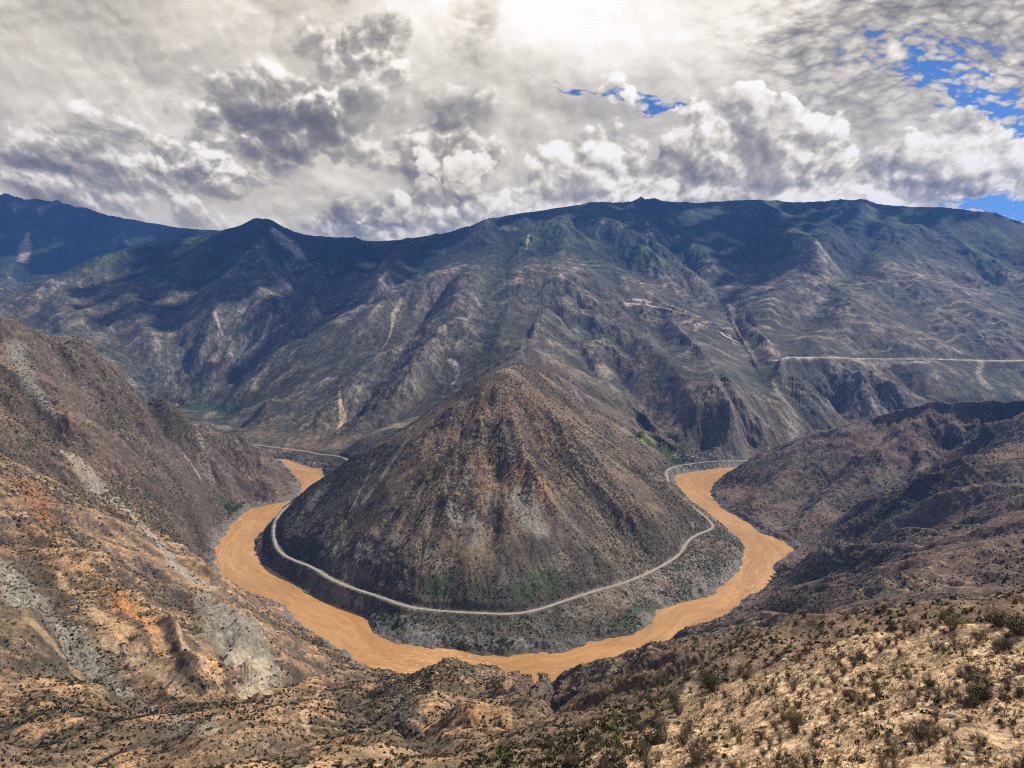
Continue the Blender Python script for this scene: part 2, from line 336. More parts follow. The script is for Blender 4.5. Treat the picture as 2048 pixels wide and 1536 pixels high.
# left massifs
L((-600, 520, 6500), (-250, 560, 5800), (0, 612, 5000), (60, 585, 5300), (140, 540, 5700), (200, 520, 5900), (300, 495, 6100), (400, 470, 6300), (470, 455, 6450), (505, 440, 6480), (522, 428, 6500), (538, 434, 6480), (560, 456, 6450), (600, 468, 6400), (650, 478, 6400), (700, 480, 6500), (740, 495, 6500), (775, 512, 6300))
L((522, 435, 6500), (540, 520, 5700), (480, 600, 5000), (400, 680, 4550), (340, 760, 4250)); L((200, 520, 5900), (230, 620, 4900), (250, 700, 4450)); L((140, 540, 5700), (90, 640, 4700), (120, 720, 4100))
L((775, 512, 6200), (700, 580, 5600), (610, 640, 5000), (520, 705, 4600), (420, 790, 4150), (370, 815, 4000), (300, 840, 3900))
L((330, 560, 5400), (300, 640, 4800), (330, 720, 4400))
L((360, 800, 4050), (400, 815, 3800), (440, 825, 3700), (400, 850, 3500))
L((-900, 380, 9500), (-300, 370, 9500), (0, 388, 9500), (60, 397, 9600), (150, 415, 9700), (220, 432, 9800), (320, 458, 10000), (400, 466, 10300), (430, 458, 11000))
L((-300, 520, 8200), (0, 500, 8300), (100, 540, 8000), (200, 560, 7600)); L((300, 520, 8200), (400, 510, 8200), (480, 500, 8500)); L((-200, 600, 7000), (0, 640, 6300), (150, 600, 6800))
L((600, 475, 13500), (640, 484, 14000), (690, 480, 14000), (720, 486, 14000), (770, 487, 14000), (810, 490, 14200), (1000, 500, 15000))
LX((-6000, 22000, 1900), (0, 22000, 1700), (9000, 20000, 1700), (14000, 12000, 1500)); LX((0, 9500, 1300), (4000, 9000, 1300), (7000, 8000, 1200)); LX((-14000, 12000, 2200), (-10000, 6000, 1500))
LX((5000, 2600, 40), (7000, 2200, 60)); LX((4000, 1000, 500), (7000, 800, 700)); LX((-1500, 300, 500), (-4000, 400, 600)); LX((-3000, 1600, 800), (-6000, 1800, 900)); LX((1500, 300, 560), (3500, 200, 620)); LX((700, 130, 600), (300, 60, 600)); LX((-300, 100, 560), (-700, 200, 540))

acc = np.zeros((NS, NT_)); cnt = np.zeros((NS, NT_))
def stamp(pts, z=None):
    for a, b in zip(pts[:-1], pts[1:]):
        a = np.array(a[:3], float); b = np.array(b[:3], float)
        ra = math.hypot(a[0], a[1]); n = max(2, int(np.linalg.norm((b - a)[:2]) / (max(ra, 3) * DT * 0.5)) + 2)
        n = min(n, 6000)
        t = np.linspace(0, 1, n)[:, None]; q = a + (b - a) * t
        th = np.arctan2(q[:, 0], q[:, 1]); s = np.log(np.hypot(q[:, 0], q[:, 1]) + 1e-6)
        j = np.round((th - TH0) / DT).astype(int); i = np.round((s - S0) / DT).astype(int)
        ok = (j >= 0) & (j < NT_) & (i >= 0) & (i < NS)
        np.add.at(acc, (i[ok], j[ok]), q[ok, 2]); np.add.at(cnt, (i[ok], j[ok]), 1)
for l_ in lines: stamp(l_)
stamp(road_main)
stamp([(p[0], p[1], 0.0) for p in inner]); stamp([(p[0], p[1], 0.0) for p in outer])
con = cnt > 0; val = np.where(con, acc / np.maximum(cnt, 1), 0)
th_g = TH0 + DT * np.arange(NT_); s_g = S0 + DT * np.arange(NS)
gx = np.exp(s_g)[:, None] * np.sin(th_g)[None]; gy = np.exp(s_g)[:, None] * np.cos(th_g)[None]
inr = inside(gx, gy, river_poly); con |= inr; val = np.where(inr, 0.0, val)
con[0, :] = True; val[0, :] = 598.3; con[-1, :] = True; val[-1, :] = 1500
def restrict(con, val):
    h, w = con.shape; h2, w2 = (h + 1) // 2, (w + 1) // 2
    c = np.zeros((h2 * 2, w2 * 2)); v = np.zeros_like(c); c[:h, :w] = con; v[:h, :w] = val * con
    c = c.reshape(h2, 2, w2, 2).sum((1, 3)); v = v.reshape(h2, 2, w2, 2).sum((1, 3))
    return c > 0, np.where(c > 0, v / np.maximum(c, 1), 0)
def relax(z, con, val, n):
    z = np.where(con, val, z)
    for k in range(n):
        p = np.pad(z, 1, mode='edge')
        a = 0.25 * (p[:-2, 1:-1] + p[2:, 1:-1] + p[1:-1, :-2] + p[1:-1, 2:])
        z = np.where(con, val, z + 1.0 * (a - z))
    return z
def up(z, shape):
    r = np.linspace(0, z.shape[0] - 1, shape[0]) if False else np.clip((np.arange(shape[0]) - 0.5) / 2, 0, z.shape[0] - 1)
    c = np.clip((np.arange(shape[1]) - 0.5) / 2, 0, z.shape[1] - 1)
    i = np.minimum(r.astype(int), z.shape[0] - 2); j = np.minimum(c.astype(int), z.shape[1] - 2); fr = (r - i)[:, None]; fc = (c - j)[None]
    return (z[i][:, j] * (1 - fr) * (1 - fc) + z[i + 1][:, j] * fr * (1 - fc) + z[i][:, j + 1] * (1 - fr) * fc + z[i + 1][:, j + 1] * fr * fc)
pyr = [(con, val)]
while min(pyr[-1][0].shape) > 12: pyr.append(restrict(*pyr[-1]))
z = np.full(pyr[-1][0].shape, 600.0)
for lv in range(len(pyr) - 1, -1, -1):
    c, v = pyr[lv]
    if lv < len(pyr) - 1: z = up(z, c.shape)
    z = relax(z, c, v, (400 if lv > 2 else (120, 60, 120)[lv] if lv < 2 else 200))
def blur(z, n):
    for _ in range(n):
        p = np.pad(z, 1, mode='edge')
        z = (p[:-2, 1:-1] + p[2:, 1:-1] + p[1:-1, :-2] + p[1:-1, 2:] + 4 * z) / 8
    return z
z0 = blur(z, 3)
lock = inr | (cnt > 0) & (np.abs(val - 0.0) < 60) & (val > -1)
z = blur(z0, 26); zn = blur(z0, 7); nw = (sstep(1500, 700, np.exp(s_g)) + sstep(2800, 4200, np.exp(s_g)) * 0.95)[:, None]; z = z * (1 - nw) + zn * nw
z = np.where(inr, z0, z)
z = z.astype(float)
BASE = z.astype(F32)
print('base', round(time.time() - T0, 1))

# ------------------------------------------------------------------ fine grid (rings round the viewpoint, denser where the valley is)
Q = 1.0      # mesh density
def rows():
    segs = [(2.5, 28, 0.06), (28, 200, 0.0042), (200, 560, 0.0034), (560, 3000, 0.00165), (3000, 7500, 0.0021), (7500, 16000, 0.006), (16000, 26000, 0.05)]
    s = []
    for a, b, d in segs:
        n = int(math.log(b / a) / (d / Q)); s += list(math.log(a) + (math.log(b / a)) * np.arange(n) / n)
    return np.array(s + [math.log(26000)])
srow = rows()
thf = np.radians(41.5); nf = int(1250 * Q)
tcol = np.concatenate([-np.radians(np.linspace(180, 42.5, 60)), np.linspace(-thf, thf, nf), np.radians(np.linspace(42.5, 180, 60))])
R = np.exp(srow)
X = (R[:, None] * np.sin(tcol)[None]).astype(F32); Y = (R[:, None] * np.cos(tcol)[None]).astype(F32)
def samp(grid, s, t):
    """separable bilinear lookup of a coarse (s,theta) field; wraps round behind the viewer"""
    tt = t.copy(); 
    r = np.clip((s - S0) / DT, 0, NS - 1.001); i = r.astype(int); fr = (r - i)[:, None].astype(F32)
    c = np.clip((tt - TH0) / DT, 0, NT_ - 1.001); j = c.astype(int); fc = (c - j)[None].astype(F32)
    out = grid[i][:, j] * (1 - fr) * (1 - fc) + grid[i + 1][:, j] * fr * (1 - fc) + grid[i][:, j + 1] * (1 - fr) * fc + grid[i + 1][:, j + 1] * fr * fc
    back = np.abs(tt) > TH1
    if back.any():
        w = 0.5 + np.sign(tt[back]) * (0.5 - 0.5 * (np.abs(tt[back]) - TH1) / (np.pi - TH1))
        lft = grid[i, 0] * (1 - fr[:, 0]) + grid[i + 1, 0] * fr[:, 0]; rgt = grid[i, -1] * (1 - fr[:, 0]) + grid[i + 1, -1] * fr[:, 0]
        out[:, back] = (lft[:, None] * (1 - w)[None] + rgt[:, None] * w[None]).astype(F32)
    return out.astype(F32)
Z = samp(BASE, srow, tcol)
RR = np.broadcast_to(R[:, None].astype(F32), X.shape)
print('grid', X.shape, round(time.time() - T0, 1))

def grads(Z, s, t, r):
    zs = np.gradient(Z, axis=0) / np.gradient(s)[:, None]; zt = np.gradient(Z, axis=1) / np.gradient(t)[None]
    rr = r[:, None]; ct, st = np.cos(t)[None], np.sin(t)[None]
    return ((zs * st + zt * ct) / rr).astype(F32), ((zs * ct - zt * st) / rr).astype(F32)   # dz/dx, dz/dy
gX, gY = grads(Z, srow, tcol, R)

def gully(x, y, dx, dy, lam, seed):
    """gullies and rills running down the slope (stripes turned to the fall line, summed over jittered cells)"""
    x = x / F32(lam) + F32(seed); y = y / F32(lam) - F32(seed * 0.7)
    ix = np.floor(x).astype(np.int32); iy = np.floor(y).astype(np.int32); fx = x - ix; fy = y - iy
    w_ = np.zeros_like(x); h = np.zeros_like(x); ax = np.zeros_like(x); ay = np.zeros_like(x)
    for i in (-1, 0, 1, 2):
        for j in (-1, 0, 1, 2):
            a = (ix + i) & 255; b = (iy + j) & 255
            px_ = fx - F32(i) + F32(0.5) - HX[a, b] * F32(0.9) ; py_ = fy - F32(j) + F32(0.5) - HY[a, b] * F32(0.9)
            d = px_ * px_ + py_ * py_
            w = np.exp(-2.2 * d); w_ += w
            m = (px_ * dx + py_ * dy) * F32(2 * np.pi)
            h += np.cos(m) * w; s = np.sin(m) * w; ax -= s * dx; ay -= s * dy
    return h / w_, ax / w_, ay / w_
DET = np.zeros_like(Z); GUL = np.zeros_like(Z); GULF = np.zeros_like(Z)
gx_, gy_ = gX.copy(), gY.copy()
rock_n = fbm(X, Y, 900, 4, 0.55, 3.0)
FAR = sstep(2300, 3600, RR)
slope0 = np.hypot(gX, gY)
for k, (lam, amp) in enumerate(((760, 0.12), (330, 0.10), (150, 0.07), (66, 0.085), (30, 0.085), (14, 0.09))):
    # each scale only where the mesh can carry it and where the land is big enough for it
    lo, hi = {760: (2600, 1e9), 330: (1500, 1e9), 150: (420, 1e9), 66: (200, 1e9), 30: (110, 5200), 14: (45, 3000)}[lam]
    i0 = np.searchsorted(R, lo * 0.75); i1 = np.searchsorted(R, min(hi * 1.25, 17000 if lam > 100 else 9500))
    fade = sstep(lo * 0.75, lo * 1.15, RR[i0:i1]) * (1 - sstep(hi * 0.85, hi * 1.2, RR[i0:i1]) if hi < 1e8 else 1)
    g = np.hypot(gx_[i0:i1], gy_[i0:i1]) + 1e-4
    wn = F32(0.9 + 0.0 * lam)
    dx = (-gy_[i0:i1] / g) * wn; dy = (gx_[i0:i1] / g) * wn
    h, ax, ay = par(lambda a, b, c, d: gully(a, b, c, d, lam, 11.3 * (k + 1)), X[i0:i1], Y[i0:i1], dx, dy)
    sl = np.clip(slope0[i0:i1] / 0.5, 0.12, 1.25) * fade
    loc = {760: 1.0, 330: 1.3, 150: 1.4, 66: 1.1, 30: 0.8, 14: 0.5}[lam]
    A = amp * lam * sl * np.where((RR[i0:i1] < 2500) & (RR[i0:i1] > 380) & ~((Y[i0:i1] > 1100) & (np.hypot(X[i0:i1] + 34, Y[i0:i1] - 1915) < 800)), F32(loc), F32(1.0))
    sharp = 1 - np.abs(h) * 2 if False else h
    DET[i0:i1] += A * sharp; 
    GUL[i0:i1] += (h * fade) * (1.0 if lam > 100 else 0.5)
    if lam < 100: GULF[i0:i1] += h * fade
    # stripe gradient feeds the next, finer scale so that side gullies branch off
    gx_[i0:i1] += A * ax * F32(2 * np.pi / lam) * 0.75; gy_[i0:i1] += A * ay * F32(2 * np.pi / lam) * 0.75
print('gully', round(time.time() - T0, 1))

# uneven relief: some flanks deeply cut, some nearly plain
patch = np.clip(0.75 + 0.9 * fbm(X, Y, 800, 3, 0.5, 15.0), 0.25, 1.35)
leftm = (X < 0) & (RR > 380) & (RR < 2700)
iA, iB = np.searchsorted(R, 900), np.searchsorted(R, 6200)
xs, ys = X[iA:iB], Y[iA:iB]
dri = np.full(X.shape, 9999.0, F32)
wob = perlin(xs / 34, ys / 34) * 7 + perlin(xs / 12 + 5, ys / 12) * 3.5
d1, _ = seg_dist(xs, ys, inner); d2, _ = seg_dist(xs, ys, outer)
ins = inside(xs, ys, river_poly)
dd = np.where(ins, -np.minimum(d1, d2), np.minimum(d1, d2)) + wob
dri[iA:iB] = dd
inner_side = np.zeros(X.shape, bool); inner_side[iA:iB] = d1 < d2
rough = fbm(X, Y, 160, 5, 0.6, 1.0, ridged=True)
rough2 = fbm(X, Y, 22, 4, 0.6, 8.0)
crag = sstep(0.05, 0.45, fbm(X, Y, 420, 3, 0.5, 21.0)) * sstep(0.3, 0.7, slope0)
amp = sstep(4, 70, Z) * sstep(30, 130, dri)
amp = np.where(RR < 800, 1, amp) * np.where(RR > 2400, patch, 1.0)
fg = 1 - sstep(150, 420, RR)
amp = amp * np.where(inner_side & (Y < 2500), 0.5 * (1 - 0.75 * sstep(330, 430, Z)), 1.0)
Z2 = Z + DET * amp * (1 - 0.8 * fg) + (rough * (4 + 12 * crag + 10 * FAR) + rough2 * 2.2) * amp * (1 - fg) 
# bank profile
bank = np.where(dri > 0, 0.5 + dri * 0.38 + np.abs(rough2) * np.clip(dri, 0, 14) * 0.35, np.maximum(dri * 0.5, -9))
wb = sstep(12, 70, dri)
Z2 = np.where(dri < 9000, bank * (1 - wb) + np.maximum(Z2, 4) * wb, Z2)
strip = sstep(3, 14, dri) * (1 - sstep(80, 150, dri)); Z2 = Z2 + strip * (rough2 * 2.6 + rough * 3.5)
# roads cut into the slope
def drape(pts):
    x_ = np.array([p[0] for p in pts]); y_ = np.array([p[1] for p in pts]); th = np.arctan2(x_, y_); s_ = np.log(np.hypot(x_, y_))
    j = np.searchsorted(tcol, th); i = np.searchsorted(srow, s_); z_ = Z2[i, j]; z_ = np.convolve(np.pad(z_, 2, mode='edge'), np.ones(5) / 5, 'valid')
    return [(a, b, float(c)) for a, b, c in zip(x_, y_, z_)]
road_scar = drape(road_scar); road_scar2 = drape(road_scar2)
def cut(Z2, pts, r0, r1, ia, ib):
    d, zr = seg_dist(X[ia:ib], Y[ia:ib], pts, [p[2] for p in pts])
    w = 1 - sstep(r0, r1, d); Z2[ia:ib] = Z2[ia:ib] * (1 - w) + zr * w
    D = np.full(X.shape, 9999.0, F32); D[ia:ib] = d; return D
jb = lambda a, b: (np.searchsorted(R, a), np.searchsorted(R, b))
d_road = cut(Z2, road_main, 5, 18, *jb(1100, 4500)); d_high = cut(Z2, road_high, 14, 70, *jb(3300, 5000))
d_scar = np.minimum(cut(Z2, road_scar, 9, 30, *jb(3600, 5200)), cut(Z2, road_scar2, 9, 30, *jb(3600, 5200)))
# foreground: tufts, hummocks and animal paths
iF = np.searchsorted(R, 700); xf, yf, rf = X[:iF], Y[:iF], RR[:iF]
near = 1 - sstep(420, 690, rf)
hum = fbm(xf, yf, 26, 4, 0.5, 2.0) * 1.5 * sstep(15, 45, rf) + fbm(xf, yf, 4.2, 4, 0.6, 5.0) * 0.42
Z2[:iF] += hum * near + near * fbm(xf, yf, 120, 3, 0.5, 31.0) * 8 * sstep(90, 260, rf)
ter = np.sin((Z2[:iF] + fbm(xf, yf, 18, 2, 0.5, 9.0) * 1.2) * 2 * np.pi / 2.3); Z2[:iF] += ter * 0.16 * near
i3 = np.searchsorted(R, 9); Z2[:i3] = Z[:i3] 
# last trims of the humps in front of the river
for px_, Y_, rad, dz in ((1088, 722, 45, -15), (1200, 890, 80, -17), (1265, 975, 75, -12), (1335, 1015, 75, -25), (1405, 980, 90, -14), (1420, 1120, 70, -8), (1292, 2860, 100, 16), (1265, 3050, 110, 18), (1330, 2700, 80, 6)):
    x_ = (px_ - 1024) / FPX * Y_; ia = np.searchsorted(R, Y_ - 3 * rad); ib = np.searchsorted(R, Y_ * 1.1 + 3 * rad)
    Z2[ia:ib] += dz * np.exp(-((X[ia:ib] - x_) ** 2 + (Y[ia:ib] - Y_) ** 2) / rad ** 2)
w_ = np.exp(-((X + 277) ** 2 + (Y - 440) ** 2) / 55 ** 2) * 0.9; Z2 = Z2 * (1 - w_) + Z * w_
for x_, y_, rad, s_ in ((1419, 4150, 420, 0.75), (1500, 3650, 260, 0.6), (117, 3900, 300, 0.6), (150, 3450, 260, 0.5)):
    w_ = np.exp(-((X - x_) ** 2 + (Y - y_) ** 2) / rad ** 2) * s_ * (d_high > 60) * (d_scar > 40); Z2 = Z2 * (1 - w_) + Z * w_
n_w = fbm(X, Y, 70, 3, 0.6, 111.0) * 14
ZF = Z2
PY = HOR + (CAM_Z - ZF) / np.maximum(Y, 1) * FPX
def ground_row(th): return int(np.clip(np.searchsorted(tcol, th), 1, len(tcol) - 1))
def hit(px, py):
    """where the sight line of a photo pixel meets the ground"""
    th = math.atan((px - 1024) / FPX); j = ground_row(th)
    col = PY[:, j]; vis = np.minimum.accumulate(np.where(Y[:, j] > 20, col, 1e9))
    i = int(np.argmax((vis <= py) & (Y[:, j] > 20)))
    return (float(X[i, j]), float(Y[i, j]), float(ZF[i, j]))
# named ribs (+) and gullies (-) of the slopes round the bend: traced lines, height, half width in metres
RIBS = [([(0, 860), (130, 930), (230, 1000), (330, 1085), (420, 1180), (515, 1285)], 18, 34), ([(0, 1010), (100, 1090), (200, 1180), (290, 1280), (395, 1385)], 13, 20), ([(130, 1080), (230, 1170), (300, 1250), (380, 1330), (450, 1390)], 14, 15),
        ([(325, 1245), (350, 1300), (385, 1355)], 9, 9), ([(60, 1100), (130, 1250), (250, 1390)], -10, 20), ([(300, 1120), (420, 1240), (500, 1370)], -8, 16), ([(230, 760), (300, 880), (390, 980)], 17, 30), ([(330, 810), (420, 930), (468, 1000)], 19, 28),
        ([(425, 855), (490, 920), (540, 985)], 15, 24), ([(280, 800), (350, 920), (430, 1040)], -15, 22), ([(390, 850), (440, 920), (500, 1000)], -13, 20), ([(60, 720), (160, 860), (280, 980), (370, 1060)], 15, 28), ([(20, 760), (110, 880), (240, 990)], -13, 22),
        ([(985, 790), (960, 860), (925, 960), (880, 1060), (845, 1150)], 12, 26), ([(1025, 830), (1055, 940), (1130, 1050), (1225, 1135)], 14, 32), ([(1000, 880), (995, 980), (990, 1120)], -9, 24), ([(950, 800), (820, 900), (700, 1010)], 11, 24),
        ([(920, 870), (830, 970), (740, 1085)], -12, 26), ([(1100, 840), (1220, 950), (1320, 1035)], 10, 26), ([(1085, 890), (1180, 1000), (1285, 1100)], -9, 26), ([(880, 900), (800, 1000), (700, 1100)], 8, 14), ([(1150, 920), (1260, 1040)], 7, 14),
        ([(1690, 872), (1600, 930), (1520, 1000), (1490, 1035)], 17, 34), ([(1850, 842), (1740, 930), (1640, 1020), (1595, 1065)], 19, 36), ([(1765, 862), (1660, 950), (1560, 1045)], -16, 30), ([(2048, 935), (1900, 1000), (1780, 1060), (1650, 1130), (1570, 1158)], 19, 34),
        ([(2048, 1000), (1880, 1065), (1700, 1150)], -14, 28), ([(2048, 1085), (1900, 1135), (1760, 1180)], 14, 26), ([(2048, 1135), (1850, 1180)], -9, 20), ([(1960, 850), (1850, 930), (1760, 1000)], 14, 26), ([(1600, 905), (1520, 960), (1455, 1000)], -10, 20),
        ([(535, 490), (548, 540), (590, 610)], 80, 105), ([(496, 500), (470, 560), (430, 650), (395, 730)], 75, 110), ([(620, 505), (645, 570), (625, 615)], 60, 80), ([(575, 462), (590, 475)], 22, 40), ([(450, 462), (440, 480)], 18, 60), ([(524, 448), (524, 460)], 14, 70), ([(655, 485), (665, 495)], 25, 45), ([(205, 525), (255, 600), (290, 700)], 50, 100), ([(100, 575), (120, 650), (180, 740)], 45, 90),
        ([(760, 520), (690, 590), (600, 650), (500, 725), (430, 785)], -75, 140), ([(430, 500), (365, 600), (340, 720)], -55, 100), ([(560, 480), (590, 540), (610, 600)], -40, 60), ([(480, 500), (455, 600)], -35, 60), ([(680, 490), (660, 560)], -35, 60),
        ([(920, 560), (900, 640), (840, 740), (760, 850)], 40, 85), ([(1060, 560), (1010, 640), (990, 700)], 40, 80), ([(1180, 560), (1250, 650), (1340, 740), (1390, 830)], 40, 80), ([(1150, 600), (1210, 700), (1290, 800)], -35, 70), ([(860, 600), (800, 700), (700, 830)], -40, 75),
        ([(1700, 420), (1640, 500), (1570, 580), (1530, 640)], 60, 110), ([(1860, 430), (1800, 520), (1700, 620), (1620, 690)], 45, 100), ([(1760, 430), (1700, 540), (1600, 650)], -45, 90), ([(860, 1352), (870, 1400), (940, 1460)], 6, 14), ([(1000, 1355), (1040, 1400), (1060, 1440)], 6, 12), ([(700, 1400), (780, 1440), (830, 1490)], -6, 12)]
add_ = np.zeros_like(ZF)
for pts, h_, w_ in RIBS:
    q = [hit(*p) for p in pts]; r_ = [math.hypot(p[0], p[1]) for p in q]; ia, ib = np.searchsorted(R, [min(r_) - 3 * w_, max(r_) + 3 * w_])
    ja, jc = np.searchsorted(tcol, [math.atan(min(p[0] / p[1] for p in q)) - 3 * w_ / min(r_), math.atan(max(p[0] / p[1] for p in q)) + 3 * w_ / min(r_)]); sl = (slice(ia, ib), slice(ja, jc))
    d, t_ = seg_dist(X[sl] + n_w[sl], Y[sl] - n_w[sl], q, list(np.linspace(0.55, 0.55, len(q)))); add_[sl] += h_ * np.exp(-(d / w_) ** 1.5)
ZF = ZF + add_ * sstep(18, 70, dri) * sstep(8, 60, d_road)
gX2, gY2 = grads(ZF, srow, tcol, R); SL = np.hypot(gX2, gY2)
print('relief', round(time.time() - T0, 1))

PY = HOR + (CAM_Z - ZF) / np.maximum(Y, 1) * FPX
def zat(x, y):
    th = math.atan2(x, y); s = math.log(math.hypot(x, y))
    j = int(np.clip(np.searchsorted(tcol, th) - 1, 0, len(tcol) - 2)); i = int(np.clip(np.searchsorted(srow, s) - 1, 0, len(srow) - 2))
    a = (th - tcol[j]) / (tcol[j + 1] - tcol[j]); b = (s - srow[i]) / (srow[i + 1] - srow[i])
    return float(ZF[i, j] * (1 - a) * (1 - b) + ZF[i, j + 1] * a * (1 - b) + ZF[i + 1, j] * (1 - a) * b + ZF[i + 1, j + 1] * a * b)
# ------------------------------------------------------------------ ground cover, as real-world albedo per vertex
def lerp3(c, col, m):
    m = m[..., None] if isinstance(m, np.ndarray) else m
    return c + (np.asarray(col, F32) - c) * m
n500 = fbm(X, Y, 520, 4, 0.55, 41.0); n120 = fbm(X, Y, 130, 4, 0.6, 43.0); n30 = fbm(X, Y, 34, 4, 0.6, 47.0); n9 = fbm(X, Y, 9, 3, 0.6, 53.0)
u_ = X / np.maximum(Y, 1)
crest = np.clip(GUL * 0.28, -1, 1); crf = np.clip(GULF * 0.4, -1, 1)
left = (u_ < 0) & ~inner_side & (Y < 2700); right = (u_ >= 0) & ~inner_side & (Y < 2700)
cone = inner_side & (Y < 2720) & (Y > 1000) & (np.abs(X) < 1150)
rM = (sstep(0.0, 1, FAR))
soil = np.zeros(X.shape + (3,), F32); soil[:] = (0.24, 0.165, 0.105)
# cone: rusty shoulder, brown flanks
mcone = cone.astype(F32)
soil = lerp3(soil, (0.20, 0.145, 0.095), mcone * 0.9)
rust = np.exp(-(((X - 20) / 190) ** 2 + ((Y - 1600) / 170) ** 2)) * sstep(100, 210, Z)
soil = lerp3(soil, (0.26, 0.165, 0.10), np.clip(mcone * rust * 1.0 + mcone * sstep(0.2, 0.7, n120) * sstep(120, 260, Z) * 0.3, 0, 1))
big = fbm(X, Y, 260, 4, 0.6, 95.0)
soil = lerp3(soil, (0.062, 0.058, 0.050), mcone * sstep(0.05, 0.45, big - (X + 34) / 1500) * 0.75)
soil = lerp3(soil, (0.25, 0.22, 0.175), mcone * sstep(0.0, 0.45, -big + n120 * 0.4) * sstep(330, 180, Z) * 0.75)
# left slope: bright tan with rusty parts
ml = left.astype(F32)
soil = lerp3(soil, (0.33, 0.215, 0.125), ml * sstep(-0.3, 0.6, n120 + crest * 0.8) * sstep(2000, 900, RR))
soil = lerp3(soil, (0.27, 0.135, 0.065), ml * sstep(0.2, 0.65, n500 + n120 * 0.4) * 0.55)
soil = lerp3(soil, (0.17, 0.115, 0.09), ml * sstep(1200, 1700, Y) * 0.8)
# right slope: dark purple brown with thin tan trails
mr = right.astype(F32) * sstep(300, 560, RR)
soil = lerp3(soil, (0.17, 0.115, 0.088), mr)
soil = lerp3(soil, (0.095, 0.065, 0.052), mr * sstep(0.0, 0.5, fbm(X, Y, 240, 4, 0.6, 107.0)) * 0.8)
trail = np.clip(sstep(0.07, 0.0, np.abs(fbm(X, Y, 55, 3, 0.6, 61.0))) + sstep(0.10, 0.0, np.abs(fbm(X, Y, 24, 2, 0.6, 63.0))) * 0.6, 0, 1) * 0.6
soil = lerp3(soil, (0.115, 0.118, 0.085), mr * sstep(0.0, 0.5, fbm(X, Y, 170, 4, 0.6, 105.0)) * 0.6)
soil = lerp3(soil, (0.44, 0.27, 0.15), mr * trail * sstep(1700, 1100, RR))
# near slopes
soil = lerp3(soil, (0.60, 0.425, 0.265), (1 - sstep(130, 330, RR)) )
soil = lerp3(soil, (0.21, 0.145, 0.095), sstep(150, 190, RR) * (1 - sstep(330, 460, RR)) * (u_ > -0.02) * 0.8)
# far mountains
soil = lerp3(soil, (0.088, 0.086, 0.070), FAR)
soil = lerp3(soil, (0.046, 0.046, 0.042), FAR * sstep(-0.1, 0.5, n500 - crest * 0.4) * 0.8)
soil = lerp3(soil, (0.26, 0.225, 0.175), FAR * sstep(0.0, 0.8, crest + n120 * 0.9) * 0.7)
# the left hillside: ochre ribs painted as if sunlit, brown folds as if shaded
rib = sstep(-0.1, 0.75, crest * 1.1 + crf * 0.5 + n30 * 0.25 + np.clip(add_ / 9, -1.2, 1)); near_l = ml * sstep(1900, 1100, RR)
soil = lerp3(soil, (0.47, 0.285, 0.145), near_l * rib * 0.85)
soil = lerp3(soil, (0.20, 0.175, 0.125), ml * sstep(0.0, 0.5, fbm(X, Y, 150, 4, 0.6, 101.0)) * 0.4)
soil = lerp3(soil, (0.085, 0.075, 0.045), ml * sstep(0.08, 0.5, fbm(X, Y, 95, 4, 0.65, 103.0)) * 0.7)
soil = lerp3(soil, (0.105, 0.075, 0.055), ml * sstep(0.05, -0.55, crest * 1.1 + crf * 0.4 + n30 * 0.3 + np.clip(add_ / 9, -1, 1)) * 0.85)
# olive wash over the far slopes
soil = lerp3(soil, (0.052, 0.062, 0.042), FAR * sstep(-0.2, 0.5, fbm(X, Y, 380, 4, 0.6, 83.0)) * 0.65)
soil = lerp3(soil, (0.17, 0.115, 0.085), FAR * sstep(0.25, 0.6, fbm(X, Y, 260, 4, 0.6, 87.0)) * 0.6)
# vegetation in the gullies
veg = sstep(0.0, 0.75, -crest * 0.9 - crf * 0.35 + n120 * 0.55 + 0.05)
soil = lerp3(soil, (0.060, 0.062, 0.036), veg * (0.62 - 0.1 * FAR) * (1 - (1 - sstep(150, 330, RR)) * 0.8))
# steep bare rock
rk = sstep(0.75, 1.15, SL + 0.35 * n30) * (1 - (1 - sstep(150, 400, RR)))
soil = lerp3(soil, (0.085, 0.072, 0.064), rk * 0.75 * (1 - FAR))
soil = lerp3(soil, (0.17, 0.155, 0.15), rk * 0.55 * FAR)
# forest and high pasture
fz = Z + n500 * 160 + n120 * 70 - crest * 60
fz = fz + 60 * sstep(-0.2, 0.5, -u_)
forest = FAR * sstep(860, 1010, fz)
soil = lerp3(soil, (0.016, 0.026, 0.020), forest * 0.95)
pasture = forest * sstep(0.1, 0.5, n500 * 0.7 + crest * 0.7 + 0.1) * sstep(2000, 1200, Z)
soil = lerp3(soil, (0.055, 0.085, 0.030), pasture * 0.75)
cliff = FAR * sstep(0.25, 0.5, rock_n + 0.3 * n120) * sstep(0.75, 1.2, SL) * sstep(600, 1100, Z)
soil = lerp3(soil, (0.23, 0.215, 0.205), cliff * 0.8)
# old terraces on the right massif and the central bench
tz = Z + n120 * 9
tm = sstep(0.55, 0.9, np.sin(tz * 2 * np.pi / 34.0)) * sstep(-0.1, 0.45, fbm(X, Y, 300, 3, 0.5, 71.0)) 
tr = FAR * ((X > 900) * sstep(330, 420, Z) * sstep(1000, 850, Z) * 0.8 + (np.abs(X) < 900) * sstep(820, 860, Z) * sstep(980, 930, Z) * 0.7)
soil = lerp3(soil, (0.34, 0.27, 0.19), tm * tr)
# mottling
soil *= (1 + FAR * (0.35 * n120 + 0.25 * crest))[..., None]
mot = sstep(90, 260, RR) * 0.6 + 0.4
soil *= np.clip(1 + mot * (0.42 * n30 + 0.34 * n9 + 0.22 * n120), 0.3, 2)[..., None]
